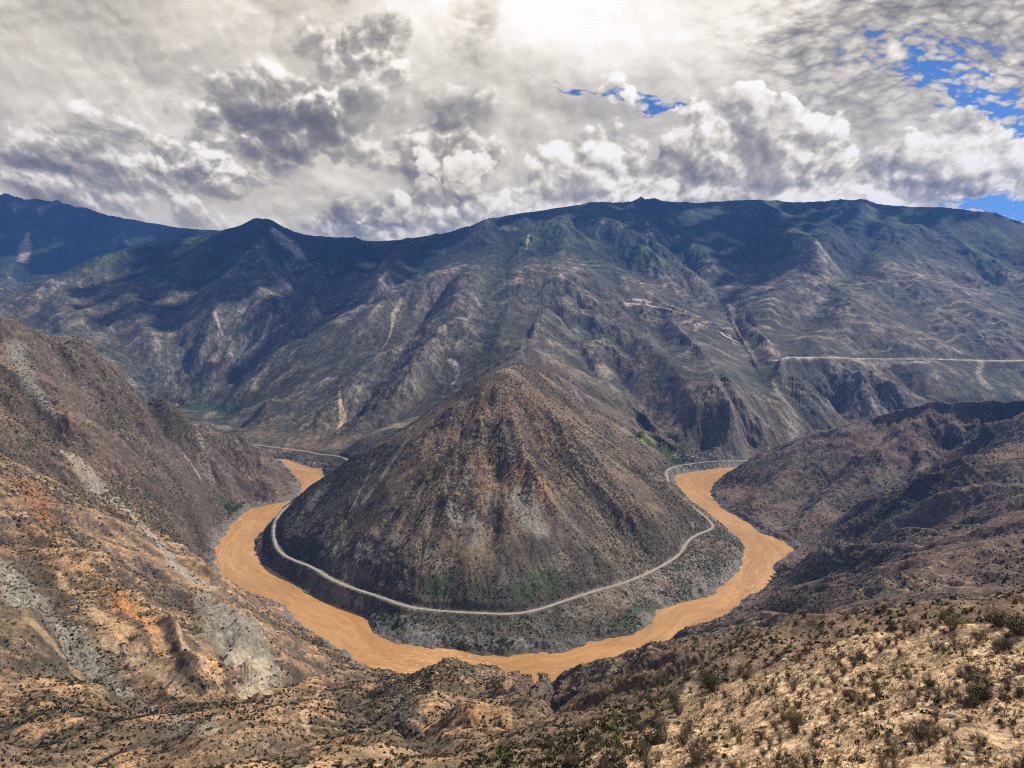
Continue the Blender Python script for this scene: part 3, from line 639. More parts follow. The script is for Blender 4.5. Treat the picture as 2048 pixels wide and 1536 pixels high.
# river banks: grey shingle
shore = sstep(22, 7, dri + n30 * 16 + n120 * 10) * (dri < 9000)
soil = lerp3(soil, (0.155, 0.15, 0.145), shore * 0.85)
shelf = cone * (Z < 60) * (d_road > 5) * sstep(60, 20, Z) * sstep(-0.5, 0.3, n30 + n120) * 0.5
soil = lerp3(soil, (0.27, 0.25, 0.215), shelf)
soil = lerp3(soil, (0.05, 0.062, 0.03), cone * (Z < 60) * sstep(0.1, 0.5, n30 * 0.6 + fbm(X, Y, 90, 3, 0.5, 91.0)) * 0.7)
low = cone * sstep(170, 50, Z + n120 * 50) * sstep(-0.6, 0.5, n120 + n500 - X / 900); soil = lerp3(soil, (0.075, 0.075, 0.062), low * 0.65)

# features traced on the ground: (photo points of the centre line, half width in metres at each, colour, strength)
def feature(pts, wid, col, strength=0.9, rag=0.5, soft=0.5):
    global soil
    q = [hit(*p) for p in pts]
    xs_ = [p[0] for p in q]; ys_ = [p[1] for p in q]; wm = max(wid) * 2 + 5
    r_ = [math.hypot(p[0], p[1]) for p in q]
    ia, ib = np.searchsorted(R, [min(r_) - wm, max(r_) + wm]); 
    ja, jb_ = np.searchsorted(tcol, [math.atan(min((a / b) for a, b in zip(xs_, ys_))) - wm / min(r_), math.atan(max(a / b for a, b in zip(xs_, ys_))) + wm / min(r_)])
    sl = (slice(ia, max(ib, ia + 2)), slice(ja, max(jb_, ja + 2)))
    d, w = seg_dist(X[sl], Y[sl], q, wid)
    m = sstep(1.0 + soft, 1.0 - soft, d / np.maximum(w, 0.5) + n30[sl] * rag + n9[sl] * rag * 0.5)
    soil[sl] = lerp3(soil[sl], np.asarray(col, F32) * (1 + 0.12 * n9[sl])[..., None], m * strength)
GREY = (0.26, 0.24, 0.19); TAN = (0.42, 0.31, 0.20); PALE = (0.36, 0.31, 0.25); ORANGE = (0.46, 0.22, 0.075); GREEN = (0.035, 0.06, 0.02); LGREEN = (0.16, 0.21, 0.06)
# left slope screes, with sunlit streaks painted in
feature([(0, 1150), (60, 1210), (130, 1270), (190, 1330), (245, 1385)], [30, 24, 14, 11, 8], GREY, 0.95)
feature([(410, 1195), (450, 1250), (490, 1300), (530, 1345), (500, 1395)], [10, 26, 30, 20, 6], GREY, 0.95)
feature([(30, 700), (60, 770), (110, 830)], [20, 14, 6], (0.22, 0.215, 0.18), 0.7)
feature([(120, 905), (180, 960), (240, 1010), (300, 1070), (345, 1130), (400, 1170), (430, 1185)], [12, 14, 12, 10, 8, 8, 6], PALE, 0.75)
feature([(215, 1175), (250, 1212), (285, 1238), (305, 1262)], [8, 12, 12, 5], ORANGE, 0.95)
feature([(10, 1270), (90, 1310), (170, 1370), (230, 1400)], [26, 26, 18, 12], (0.075, 0.072, 0.042), 0.45, 1.6); feature([(325, 1240), (350, 1290), (385, 1350), (400, 1380)], [7, 8, 8, 5], (0.075, 0.058, 0.045), 0.85, 0.5); feature([(240, 1225), (290, 1290), (310, 1330)], [5, 7, 6], (0.09, 0.07, 0.05), 0.7, 0.6)
feature([(120, 1150), (200, 1240), (290, 1320), (350, 1385)], [5, 7, 6, 4], (0.50, 0.34, 0.19), 0.7, 0.8); feature([(60, 1240), (150, 1340), (200, 1400)], [5, 6, 5], (0.47, 0.33, 0.2), 0.5, 0.8); feature([(350, 1250), (410, 1330), (440, 1370)], [4, 5, 3], (0.5, 0.35, 0.22), 0.7, 0.7)  # sunlit streaks down the slope, put into the colour as bright tan
feature([(555, 1325), (590, 1345), (625, 1352)], [10, 13, 8], (0.065, 0.052, 0.042), 0.85, 0.5); feature([(480, 1310), (520, 1350), (505, 1385)], [10, 12, 8], (0.46, 0.38, 0.27), 0.7, 0.6); feature([(440, 1190), (520, 1230), (600, 1290)], [10, 14, 12], (0.10, 0.085, 0.06), 0.6, 0.8)
feature([(250, 930), (330, 1000), (400, 1060)], [16, 20, 14], (0.085, 0.062, 0.05), 0.7, 0.7); feature([(150, 800), (220, 880), (260, 930)], [16, 18, 10], (0.095, 0.07, 0.055), 0.6, 0.8)
feature([(200, 1290), (260, 1300), (330, 1350), (360, 1390)], [7, 7, 7, 5], TAN, 0.8)
feature([(40, 960), (75, 1000), (90, 1060)], [24, 22, 10], (0.30, 0.13, 0.055), 0.6)
feature([(400, 870), (405, 930), (425, 965)], [7, 12, 8], PALE, 0.6); feature([(372, 915), (395, 950)], [6, 8], PALE, 0.5)
feature([(440, 1000), (470, 1025)], [18, 12], GREEN, 0.6)
# cone
feature([(905, 1010), (925, 1035), (950, 1050)], [10, 18, 8], GREY, 0.75); feature([(1040, 1000), (1060, 1040), (1080, 1060)], [26, 28, 12], (0.24, 0.22, 0.185), 0.75)
feature([(745, 925), (725, 975), (700, 1020), (690, 1045)], [4, 4, 3, 3], GREY, 0.8)
feature([(640, 985), (600, 1040), (570, 1085)], [14, 16, 10], (0.17, 0.17, 0.145), 0.7); feature([(690, 1075), (672, 1100), (640, 1115)], [10, 14, 6], (0.20, 0.2, 0.17), 0.8)
feature([(880, 1090), (850, 1110), (810, 1145)], [7, 8, 6], (0.24, 0.2, 0.16), 0.6)
feature([(1000, 1100), (1010, 1160), (990, 1180)], [8, 9, 6], (0.22, 0.185, 0.155), 0.6); feature([(1130, 1120), (1090, 1150), (1060, 1170)], [16, 18, 10], (0.24, 0.2, 0.15), 0.5)
feature([(1030, 860), (1060, 950), (1130, 1050), (1210, 1110)], [16, 20, 20, 14], (0.24, 0.2, 0.14), 0.45)
feature([(1386, 1045), (1386, 1062)], [4, 3], PALE, 0.8)
feature([(670, 1135), (700, 1150), (760, 1170)], [8, 12, 10], (0.25, 0.195, 0.14), 0.6)
for a, b, w in (((745, 1222), (770, 1245), 9), ((790, 1255), (820, 1240), 9), ((990, 1280), (1030, 1290), 12), ((1415, 1150), (1440, 1120), 18), ((1240, 1240), (1290, 1215), 13), ((1040, 1180), (1100, 1160), 20), ((900, 1150), (870, 1180), 18)):
    feature([a, b], [w * .9, w * .9], (0.045, 0.08, 0.028), 0.8, 1.0)
feature([(850, 1262), (900, 1258), (930, 1252)], [8, 9, 6], (0.30, 0.25, 0.205), 0.85)
feature([(1400, 1090), (1420, 1140), (1400, 1180)], [10, 14, 8], (0.25, 0.22, 0.18), 0.55)
feature([(1000, 770), (985, 830), (1010, 880)], [8, 14, 10], (0.25, 0.215, 0.165), 0.5); feature([(905, 1010), (900, 1000), (915, 1040), (945, 1052)], [6, 10, 16, 8], (0.30, 0.275, 0.23), 0.8, 0.3)
feature([(1035, 990), (1050, 1020), (1075, 1055)], [20, 30, 22], (0.28, 0.26, 0.215), 0.8, 0.5); feature([(1180, 1020), (1230, 1080), (1290, 1130)], [12, 22, 16], (0.26, 0.22, 0.16), 0.6, 0.6)
feature([(800, 900), (760, 960), (720, 1010)], [4, 5, 4], (0.25, 0.22, 0.18), 0.7, 0.3); feature([(905, 930), (880, 985), (855, 1020)], [4, 5, 4], (0.25, 0.22, 0.18), 0.6, 0.3); feature([(860, 1060), (840, 1100), (880, 1140)], [5, 10, 12], (0.25, 0.21, 0.165), 0.6, 0.5)
feature([(955, 810), (930, 870), (900, 920)], [10, 14, 12], (0.20, 0.135, 0.085), 0.6, 0.6); feature([(1010, 960), (1040, 930), (1090, 985)], [22, 30, 22], (0.34, 0.20, 0.11), 0.75, 0.6)
feature([(980, 930), (1040, 900), (1130, 1000)], [14, 22, 14], (0.33, 0.24, 0.15), 0.5, 0.7)
feature([(680, 1195), (760, 1230), (860, 1270), (960, 1285), (1060, 1290)], [6, 8, 10, 12, 9], (0.25, 0.24, 0.225), 0.85, 0.6)
feature([(1330, 1200), (1400, 1170), (1440, 1130)], [9, 9, 8], (0.20, 0.185, 0.16), 0.6, 0.7); feature([(1130, 1230), (1180, 1215), (1210, 1240)], [9, 12, 8], (0.21, 0.19, 0.16), 0.6, 0.7); feature([(600, 1140), (660, 1180), (700, 1200)], [6, 8, 8], (0.19, 0.165, 0.14), 0.6, 0.6)
feature([(1500, 1085), (1610, 1030), (1700, 975)], [10, 14, 10], (0.22, 0.215, 0.16), 0.45, 0.7); feature([(1590, 1140), (1650, 1115), (1760, 1060), (1850, 1010)], [26, 24, 18, 14], (0.17, 0.155, 0.12), 0.6, 0.6); feature([(1560, 1170), (1600, 1160), (1700, 1120)], [8, 8, 5], (0.07, 0.10, 0.035), 0.7, 0.8)
feature([(1900, 985), (1980, 930), (2048, 905)], [14, 14, 12], (0.24, 0.15, 0.09), 0.5, 0.7); feature([(1640, 1180), (1690, 1120), (1720, 1095)], [10, 12, 8], (0.05, 0.052, 0.05), 0.7, 0.7)
# valley floor fields
feature([(375, 812), (410, 820), (450, 822)], [70, 90, 50], (0.028, 0.055, 0.026), 0.95, 0.2)
for a, b, w, c in (((1285, 835), (1290, 858), 22, GREEN), ((1272, 880), (1290, 885), 16, LGREEN), ((1300, 880), (1335, 905), 22, GREEN), ((1335, 898), (1370, 915), 20, LGREEN), ((1290, 870), (1300, 878), 15, LGREEN), ((1345, 925), (1370, 918), 14, GREEN)):
    feature([a, b], [w, w], c, 0.9, 0.6)
feature([(1320, 938), (1290, 900), (1250, 850), (1150, 790)], [10, 18, 26, 30], (0.26, 0.235, 0.2), 0.6)
feature([(1355, 945), (1390, 935), (1440, 930), (1470, 928)], [10, 12, 10, 6], (0.2, 0.2, 0.2), 0.9)
feature([(585, 925), (620, 930), (650, 933)], [8, 14, 16], (0.28, 0.25, 0.22), 0.85)
# landslide chutes on the far faces
feature([(677, 785), (681, 815), (686, 835), (674, 860)], [4, 9, 18, 4], (0.52, 0.42, 0.29), 0.95, 0.3)
feature([(803, 600), (787, 630), (783, 655), (765, 695), (750, 722)], [13, 16, 8, 6, 5], (0.40, 0.31, 0.24), 0.85, 0.3)
feature([(900, 722), (915, 740), (905, 768)], [16, 14, 10], (0.33, 0.31, 0.29), 0.8); feature([(427, 625), (438, 655), (446, 672)], [14, 8, 5], (0.42, 0.36, 0.3), 0.8)
feature([(1057, 470), (1052, 500)], [12, 8], PALE, 0.7); feature([(1590, 830), (1560, 790), (1545, 760)], [16, 14, 8], (0.3, 0.26, 0.22), 0.7); feature([(1585, 850), (1590, 885)], [20, 22], (0.3, 0.28, 0.26), 0.7)
feature([(1320, 780), (1335, 830)], [22, 14], (0.3, 0.22, 0.155), 0.7); feature([(1250, 605), (1285, 610), (1320, 615)], [20, 22, 12], (0.55, 0.46, 0.38), 0.9); feature([(1270, 600), (1300, 604)], [16, 10], (0.6, 0.5, 0.42), 0.8)
feature([(1390, 652), (1415, 655)], [14, 10], PALE, 0.9); feature([(1458, 670), (1470, 690)], [10, 8], PALE, 0.7); feature([(1520, 690), (1550, 708)], [18, 14], (0.42, 0.32, 0.22), 0.8)
feature([(1960, 722), (1955, 750), (1975, 775)], [16, 10, 20], (0.36, 0.33, 0.29), 0.7); feature([(1700, 722), (1790, 726), (1850, 726)], [8, 12, 8], (0.42, 0.37, 0.31), 0.8)
feature([(55, 470), (50, 495), (45, 525)], [14, 60, 50], (0.42, 0.33, 0.28), 0.8); feature([(545, 460), (580, 490), (600, 515)], [30, 60, 45], (0.38, 0.37, 0.36), 0.85, 0.8)
feature([(1400, 480), (1440, 470), (1480, 490)], [50, 60, 40], (0.2, 0.19, 0.19), 0.7, 0.9); feature([(1010, 455), (1030, 460)], [40, 30], (0.2, 0.19, 0.19), 0.6, 0.9)
for a, b, w in (((820, 550), (850, 548), 18), ((1100, 527), (1130, 527), 16), ((1960, 575), (2010, 570), 30), ((1980, 555), (2048, 548), 18), ((1000, 700), (1020, 695), 20), ((1160, 675), (1230, 680), 30)):
    feature([a, b], [w, w], (0.06, 0.10, 0.03), 0.8, 0.9)
feature([(1000, 1345), (1100, 1440)], [3, 3], TAN, 0.3); feature([(760, 1370), (800, 1410), (830, 1440)], [7, 8, 7], (0.25, 0.22, 0.18), 0.55); feature([(640, 1380), (608, 1430), (612, 1460)], [2.5, 2.5, 2.5], TAN, 0.8)
feature([(1010, 1540), (1120, 1500), (1200, 1470), (1270, 1430), (1330, 1400), (1440, 1368), (1560, 1325)], [14, 14, 12, 11, 8, 5, 3], (0.155, 0.125, 0.085), 0.8, 0.5)
feature([(1385, 1345), (1380, 1375), (1370, 1400)], [1.3, 1.5, 1.2], (0.5, 0.37, 0.25), 0.9, 0.4)
feature([(290, 1420), (350, 1440), (420, 1470)], [8, 10, 8], GREY, 0.6); feature([(190, 1410), (330, 1425)], [8, 8], (0.33, 0.17, 0.08), 0.6); feature([(480, 1380), (530, 1385)], [7, 6], (0.42, 0.33, 0.22), 0.8)
# roads: verge and spoil
soil = lerp3(soil, (0.27, 0.235, 0.19), sstep(8, 4, d_road) * 0.8)
soil = lerp3(soil, (0.47, 0.42, 0.35), sstep(34, 12, d_high + n30 * 18) * 0.9)
soil = lerp3(soil, (0.48, 0.40, 0.33), sstep(12, 6, d_scar + n30 * 3) * 0.85)
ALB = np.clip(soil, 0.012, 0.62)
VEG = np.clip(0.47 + 0.95 * (fbm(X, Y, 210, 3, 0.6, 97.0)) * sstep(400, 700, RR) + 0.5 * veg + 0.25 * cone * sstep(160, 40, Z) + n120 * 0.25 - forest - 0.5 * shore - (ALB.mean(-1) > 0.25) * 0.25, 0, 1).astype(F32)
print('colour', round(time.time() - T0, 1))

# ------------------------------------------------------------------ materials
def mat(name, rough=0.9, spec=0.2):
    m = bpy.data.materials.new(name); m.use_nodes = True
    T = NT(m.node_tree); out = T.node('ShaderNodeOutputMaterial'); b = T.node('ShaderNodeBsdfPrincipled', in_Roughness=rough)
    b.inputs['Specular IOR Level'].default_value = spec
    T.l.new(b.outputs[0], out.inputs[0]); return m, T, b
def ground_material():
    m, T, b = mat('ground')
    att = T.node('ShaderNodeAttribute', attribute_name='albedo'); veg = T.node('ShaderNodeAttribute', attribute_name='veg').outputs['Fac']
    pos = T.node('ShaderNodeNewGeometry').outputs['Position']
    flat = T.vmath('MULTIPLY', pos, (1, 1, 0.35))
    dist = T.vmath('LENGTH', T.vmath('MULTIPLY', pos, (1, 1, 0)), out=1)
    # stones and soil grain
    g1 = T.noise(flat, 0.22, 5, 0.65); g2 = T.noise(flat, 1.3, 4, 0.7)
    c = T.mix(1.0, att.outputs['Color'], T.mix(T.rng(g1, 0.25, 0.75), rgb(0.36, 0.35, 0.36), rgb(1.68, 1.65, 1.55)), 'MULTIPLY')
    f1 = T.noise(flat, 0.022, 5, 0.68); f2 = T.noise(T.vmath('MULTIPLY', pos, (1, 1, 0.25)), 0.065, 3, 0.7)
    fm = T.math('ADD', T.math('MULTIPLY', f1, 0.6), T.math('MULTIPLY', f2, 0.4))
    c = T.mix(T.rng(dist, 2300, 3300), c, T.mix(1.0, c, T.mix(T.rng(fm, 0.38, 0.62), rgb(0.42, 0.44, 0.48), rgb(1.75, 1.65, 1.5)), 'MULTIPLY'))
    nearm = T.rng(dist, 900, 250)
    c = T.mix(nearm, c, T.mix(1.0, c, T.mix(T.rng(g2, 0.3, 0.7), rgb(0.5, 0.46, 0.44), rgb(1.4, 1.4, 1.35)), 'MULTIPLY'))
    # low scrub growing as dark tufts, two sizes
    def tufts(scale, lo, hi, amount):
        vo = T.node('ShaderNodeTexVoronoi', in_Vector=T.vmath('ADD', flat, T.vmath('SCALE', T.node('ShaderNodeTexNoise', in_Vector=flat, in_Scale=scale * 1.5).outputs[1], 0.5 / scale)), in_Scale=scale)
        rsz = T.math('MULTIPLY', T.node('ShaderNodeSeparateColor', in_Color=vo.outputs['Color']).outputs[0], 1.0)
        thr = T.math('MULTIPLY', T.math('ADD', T.math('SUBTRACT', veg, 0.55), rsz), hi)
        return T.math('MULTIPLY', T.rng(T.math('SUBTRACT', thr, vo.outputs[0]), 0.0, 0.12), amount)
    shrub = T.mix(T.noise(flat, 0.05, 2), rgb(0.026, 0.034, 0.016), rgb(0.075, 0.060, 0.034))
    mid = T.rng(dist, 5500, 3500)
    c = T.mix(T.math('MULTIPLY', tufts(0.20, 0, 0.75, 0.85), T.math('MULTIPLY', mid, T.rng(dist, 800, 1400))), c, shrub)
    c = T.mix(T.math('MULTIPLY', tufts(0.07, 0, 0.55, 0.6), T.rng(dist, 1500, 2600)), c, shrub)
    c = T.mix(T.math('MULTIPLY', tufts(0.55, 0, 0.72, 0.8), T.math('MULTIPLY', T.rng(dist, 300, 420), T.rng(dist, 1600, 1000))), c, shrub)
    c = T.mix(T.math('MULTIPLY', tufts(1.1, 0, 0.75, 0.6), T.rng(dist, 600, 300)), c, rgb(0.09, 0.062, 0.038))
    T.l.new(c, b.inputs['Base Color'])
    bp = T.node('ShaderNodeBump', in_Strength=0.7, in_Distance=1.0)
    h = T.math('ADD', T.math('MULTIPLY', g1, 2.2), T.math('MULTIPLY', g2, 0.35))
    T.l.new(h, bp.inputs['Height']); T.l.new(bp.outputs[0], b.inputs['Normal'])
    return m
GM = ground_material()

def tag(o, label=None, cat=None, group=None, kind=None):
    if label: o['label'] = label
    if cat: o['category'] = cat
    if group: o['group'] = group
    if kind: o['kind'] = kind
    return o
def mesh_np(name, co, faces, m, parent=None, smooth=True, attrs=None, col=None):
    """co (n,3), faces (k,4) or (k,3) index array"""
    me = bpy.data.meshes.new(name); n = len(co); k, q = faces.shape
    me.vertices.add(n); me.vertices.foreach_set('co', np.ascontiguousarray(co, F32).ravel())
    me.loops.add(k * q); me.loops.foreach_set('vertex_index', np.ascontiguousarray(faces, np.int32).ravel())
    me.polygons.add(k); me.polygons.foreach_set('loop_start', np.arange(0, k * q, q, dtype=np.int32))
    me.polygons.foreach_set('use_smooth', np.full(k, smooth))
    for nm, a in (attrs or {}).items():
        if a.ndim == 2:
            at = me.attributes.new(nm, 'FLOAT_COLOR', 'POINT'); at.data.foreach_set('color', np.concatenate([a, np.ones((n, 1), F32)], 1).astype(F32).ravel())
        else:
            at = me.attributes.new(nm, 'FLOAT', 'POINT'); at.data.foreach_set('value', a.astype(F32).ravel())
    me.update(calc_edges=True)
    if m: me.materials.append(m)
    if col is False: return me
    o = bpy.data.objects.new(name, me); COL.objects.link(o); o.parent = parent
    return o

# ------------------------------------------------------------------ the land, one sheet cut into the hills one can name
nr, nc = X.shape
fi, fj = np.arange(nr - 1), np.arange(nc - 1)
Yc, Xc = Y[:-1, :-1], X[:-1, :-1]; uc = Xc / np.maximum(Yc, 1); Rc = RR[:-1, :-1]; ic = inner_side[:-1, :-1]; dc = dri[:-1, :-1]
crestr = np.interp(uc.ravel(), [-0.8, -0.35, 0.0, 0.14, 0.25, 0.36, 0.44, 0.56, 0.68, 0.8, 1.0], [109, 110, 112, 150, 132, 128, 120, 112, 112, 110, 110]).reshape(uc.shape)
saddle = Yc < 2650
front_ = (np.abs(tcol[:-1]) < 1.32)[None] & np.ones_like(ic)
reg = np.zeros(ic.shape, np.int8)                                              # 0 = far mountains
river_span = (Yc > 900) & (Yc < 2950)
beyond = Rc > 4000
reg[:] = 0
near_side = ~ic & (Rc < 3300)
reg[near_side & (uc < -0.04)] = 1                                              # left hillside
reg[near_side & (uc >= -0.04)] = 2                                             # right hillside
reg[ic & saddle & (np.abs(Xc) < 1200) & (Yc > 900)] = 3                        # conical hill
hump = near_side & (uc > -0.30) & (uc < 0.075) & (Rc < 1100) & (Rc > 330); reg[hump] = 5
reg[Rc < crestr * 1.06] = 4                                                    # foreground slope
reg[(Rc >= crestr * 1.06) & (Rc < 420) & (uc > 0.02) & near_side] = 6          # knolls just below
cm = (reg == 0); reg[cm & (uc > 0.40) & (Xc > 1330 + (Yc - 2800) * 0.16)] = 7  # right massif beyond the big gully
gul = np.interp(Yc.ravel(), [3850, 4150, 4600, 5000, 5600, 6200, 6500, 7500], [-1730, -1650, -1500, -1380, -1330, -1250, -1170, -1150]).reshape(Yc.shape)
reg[(reg == 0) & (Xc < gul) & (Yc > 3400)] = 8                                   # left peak
reg[(reg == 8) & (Yc > 7200)] = 9                                              # distant range
reg[(reg == 0) & (Yc > 8200)] = 9
NAMES = {0: 'central_mountain', 1: 'left_hillside', 2: 'right_hillside', 3: 'conical_hill', 4: 'foreground_slope', 5: 'river_hump', 6: 'knoll', 7: 'terraced_mountain', 8: 'forested_peak', 9: 'distant_range'}
vid = (fi[:, None] * nc + fj[None]).astype(np.int64)
quad = np.stack([vid, vid + 1, vid + nc + 1, vid + nc], -1)
quad = quad[..., ::-1]
for r_, nm in NAMES.items():
    q = quad[reg == r_].reshape(-1, 4)
    if not len(q): continue
    used = np.zeros(nr * nc, bool); used[q.ravel()] = True
    remap = np.cumsum(used) - 1; idx = np.nonzero(used)[0]
    co = np.stack([X.ravel()[idx], Y.ravel()[idx], ZF.ravel()[idx]], 1)
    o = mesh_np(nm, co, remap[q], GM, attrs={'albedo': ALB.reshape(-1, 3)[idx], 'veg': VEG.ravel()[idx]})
    tag(o, kind='structure')
cap = np.arange(nc); co = np.concatenate([np.stack([X[0], Y[0], ZF[0]], 1), [[0, 0, 598.3]]]);
f = np.stack([np.full(nc - 1, nc), cap[1:], cap[:-1]], 1)
tag(mesh_np('ground', co, f, GM, attrs={'albedo': np.concatenate([ALB[0], ALB[0][:1]]), 'veg': np.concatenate([VEG[0], VEG[0][:1]])}), kind='structure')
print('land', round(time.time() - T0, 1))

# ------------------------------------------------------------------ river
def river():
    m, T, b = mat('river_water', 0.32, 0.35)
    uvn = T.node('ShaderNodeAttribute', attribute_name='flow').outputs['Vector']
    pos = T.node('ShaderNodeNewGeometry').outputs['Position']
    foam = T.node('ShaderNodeAttribute', attribute_name='rapid').outputs['Fac']
    st = T.vmath('MULTIPLY', uvn, (0.02, 0.09, 0))
    n1 = T.noise(st, 1.0, 7, 0.62, 0.9); n2 = T.noise(pos, 0.12, 6, 0.6, 0.5); n3 = T.noise(T.vmath('MULTIPLY', uvn, (0.05, 0.22, 0)), 1.0, 5, 0.6, 1.6)
    c = T.mix(T.rng(n1, 0.3, 0.7), rgb(0.40, 0.205, 0.064), rgb(0.56, 0.30, 0.108))
    c = T.mix(T.math('MULTIPLY', T.rng(n3, 0.53, 0.68), T.math('ADD', T.math('MULTIPLY', foam, 0.9), 0.13)), c, rgb(0.80, 0.52, 0.30))
    c = T.mix(T.math('MULTIPLY', T.rng(n2, 0.62, 0.70), T.math('MULTIPLY', foam, 0.8)), c, rgb(0.85, 0.62, 0.42))
    T.l.new(c, b.inputs['Base Color'])
    c = T.mix(1.0, c, T.mix(T.rng(T.noise(T.vmath('MULTIPLY', uvn, (0.004, 0.02, 0)), 1.0, 4, 0.6, 0.8), 0.35, 0.65), rgb(0.84, 0.82, 0.80), rgb(1.12, 1.12, 1.1)), 'MULTIPLY')
    T.l.new(c, b.inputs['Base Color'])
    bp = T.node('ShaderNodeBump', in_Strength=0.55, in_Distance=1.0)
    T.l.new(T.math('ADD', T.math('MULTIPLY', n1, 1.6), T.math('MULTIPLY', n2, 0.9)), bp.inputs['Height']); T.l.new(bp.outputs[0], b.inputs['Normal'])
    # one strip along the course, reaching under both banks
    a = smooth_line(inner, 1); c_ = smooth_line(outer, 1)
    def resample(p, n):
        p = np.array(p); d = np.concatenate([[0], np.cumsum(np.hypot(*(p[1:, :2] - p[:-1, :2]).T))]); t = np.linspace(0, d[-1], n)
        return np.stack([np.interp(t, d, p[:, 0]), np.interp(t, d, p[:, 1])], 1), d[-1]
    A, La = resample(a, 900); mid = []
    B, Lb = resample(c_, 900)
    # match each inner point with a monotone outer point
    k = 0; bi = []
    for i in range(len(A)):
        lo = k; hi = min(len(B), k + 40)
        dd_ = np.hypot(*(B[lo:hi] - A[i]).T); exp_ = np.abs(np.arange(lo, hi) - i) * 1.2
        k = lo + int(np.argmin(dd_ + exp_)); bi.append(k)
    bi = np.convolve(np.pad(np.array(bi, float), 12, mode='edge'), np.ones(25) / 25, 'valid')
    Bm = np.stack([np.interp(bi, np.arange(900), B[:, 0]), np.interp(bi, np.arange(900), B[:, 1])], 1)
    dirv = (Bm - A) / np.maximum(np.hypot(*(Bm - A).T), 1)[:, None]
    A2 = A - dirv * 40; B2 = Bm + dirv * 40; N = 26
    t = np.linspace(0, 1, N)[None, :, None]; G = A2[:, None] * (1 - t) + B2[:, None] * t
    co = np.concatenate([G, np.zeros((900, N, 1))], 2).reshape(-1, 3)
    s_ = np.arange(900) * La / 900; wid = np.hypot(*(B2 - A2).T)
    flow = np.stack([np.repeat(s_, N), (t[0, :, 0][None] * wid[:, None]).ravel(), np.zeros(900 * N)], 1)
    rap = np.zeros(len(co))
    for px, py, rad, s in ((870, 1325, 75, 1.0), (930, 1338, 70, 0.8), (1500, 1135, 130, 0.8), (1520, 1190, 60, 0.9), (1450, 1050, 120, 0.6), (1400, 975, 130, 0.7), (490, 1045, 60, 0.7), (1090, 1340, 60, 0.4), (440, 1130, 50, 0.5)):
        q = W(px, py); rap += s * np.exp(-((co[:, 0] - q[0]) ** 2 + (co[:, 1] - q[1]) ** 2) / rad ** 2)
    i, j = np.meshgrid(np.arange(899), np.arange(N - 1), indexing='ij'); v = i * N + j
    f = np.stack([v, v + 1, v + N + 1, v + N], -1).reshape(-1, 4)
    # face up
    if np.cross(co[f[0, 1]] - co[f[0, 0]], co[f[0, 2]] - co[f[0, 0]])[2] < 0: f = f[:, ::-1]
    o = mesh_np('river', co, f, m, attrs={'flow': flow.astype(F32), 'rapid': np.clip(rap, 0, 1)}); tag(o, kind='structure')
river()

def ribbon(name, pts, half, m, lift=0.35, kind='structure', edge=None):
    p = np.array([q[:3] for q in pts], float); d = np.concatenate([[0], np.cumsum(np.hypot(*(p[1:, :2] - p[:-1, :2]).T))])
    n = int(d[-1] / 6) + 2; t = np.linspace(0, d[-1], n); p = np.stack([np.interp(t, d, p[:, k]) for k in range(3)], 1)
    for _ in range(2): p[1:-1] = (p[:-2] + 2 * p[1:-1] + p[2:]) / 4
    tg = np.gradient(p[:, :2], axis=0); tg /= np.hypot(*tg.T)[:, None]; nn = np.stack([-tg[:, 1], tg[:, 0]], 1)
    prof = [(-half, -3), (-half, 0), (-half * .33, 0.04), (half * .33, 0.04), (half, 0), (half, -3)]
    co = np.concatenate([np.concatenate([p[:, :2] + nn * a, p[:, 2:] + lift + b], 1)[:, None] for a, b in prof], 1); K = len(prof)
    i, j = np.meshgrid(np.arange(n - 1), np.arange(K - 1), indexing='ij'); v = i * K + j
    f = np.stack([v, v + K, v + K + 1, v + 1], -1).reshape(-1, 4)
    return tag(mesh_np(name, co.reshape(-1, 3), f, m, smooth=False), kind=kind)
def surf(name, c0, c1, scale, rough=0.9):
    m, T, b = mat(name, rough); pos = T.node('ShaderNodeNewGeometry').outputs['Position']
    n = T.noise(pos, scale, 5, 0.6); T.l.new(T.mix(T.rng(n, 0.3, 0.7), rgb(*c0), rgb(*c1)), b.inputs['Base Color']); return m
M_ROAD = surf('road_surface', (0.29, 0.25, 0.20), (0.40, 0.345, 0.28), 0.08)
M_DIRT = surf('dirt_road_surface', (0.42, 0.36, 0.30), (0.56, 0.49, 0.41), 0.03)
ribbon('road', road_main, 3.4, M_ROAD)
ribbon('dirt_road', road_high, 9, M_DIRT, 0.8)
ribbon('construction_track', road_scar, 5, M_DIRT, 0.8); ribbon('construction_track', road_scar2, 5, M_DIRT, 0.8)
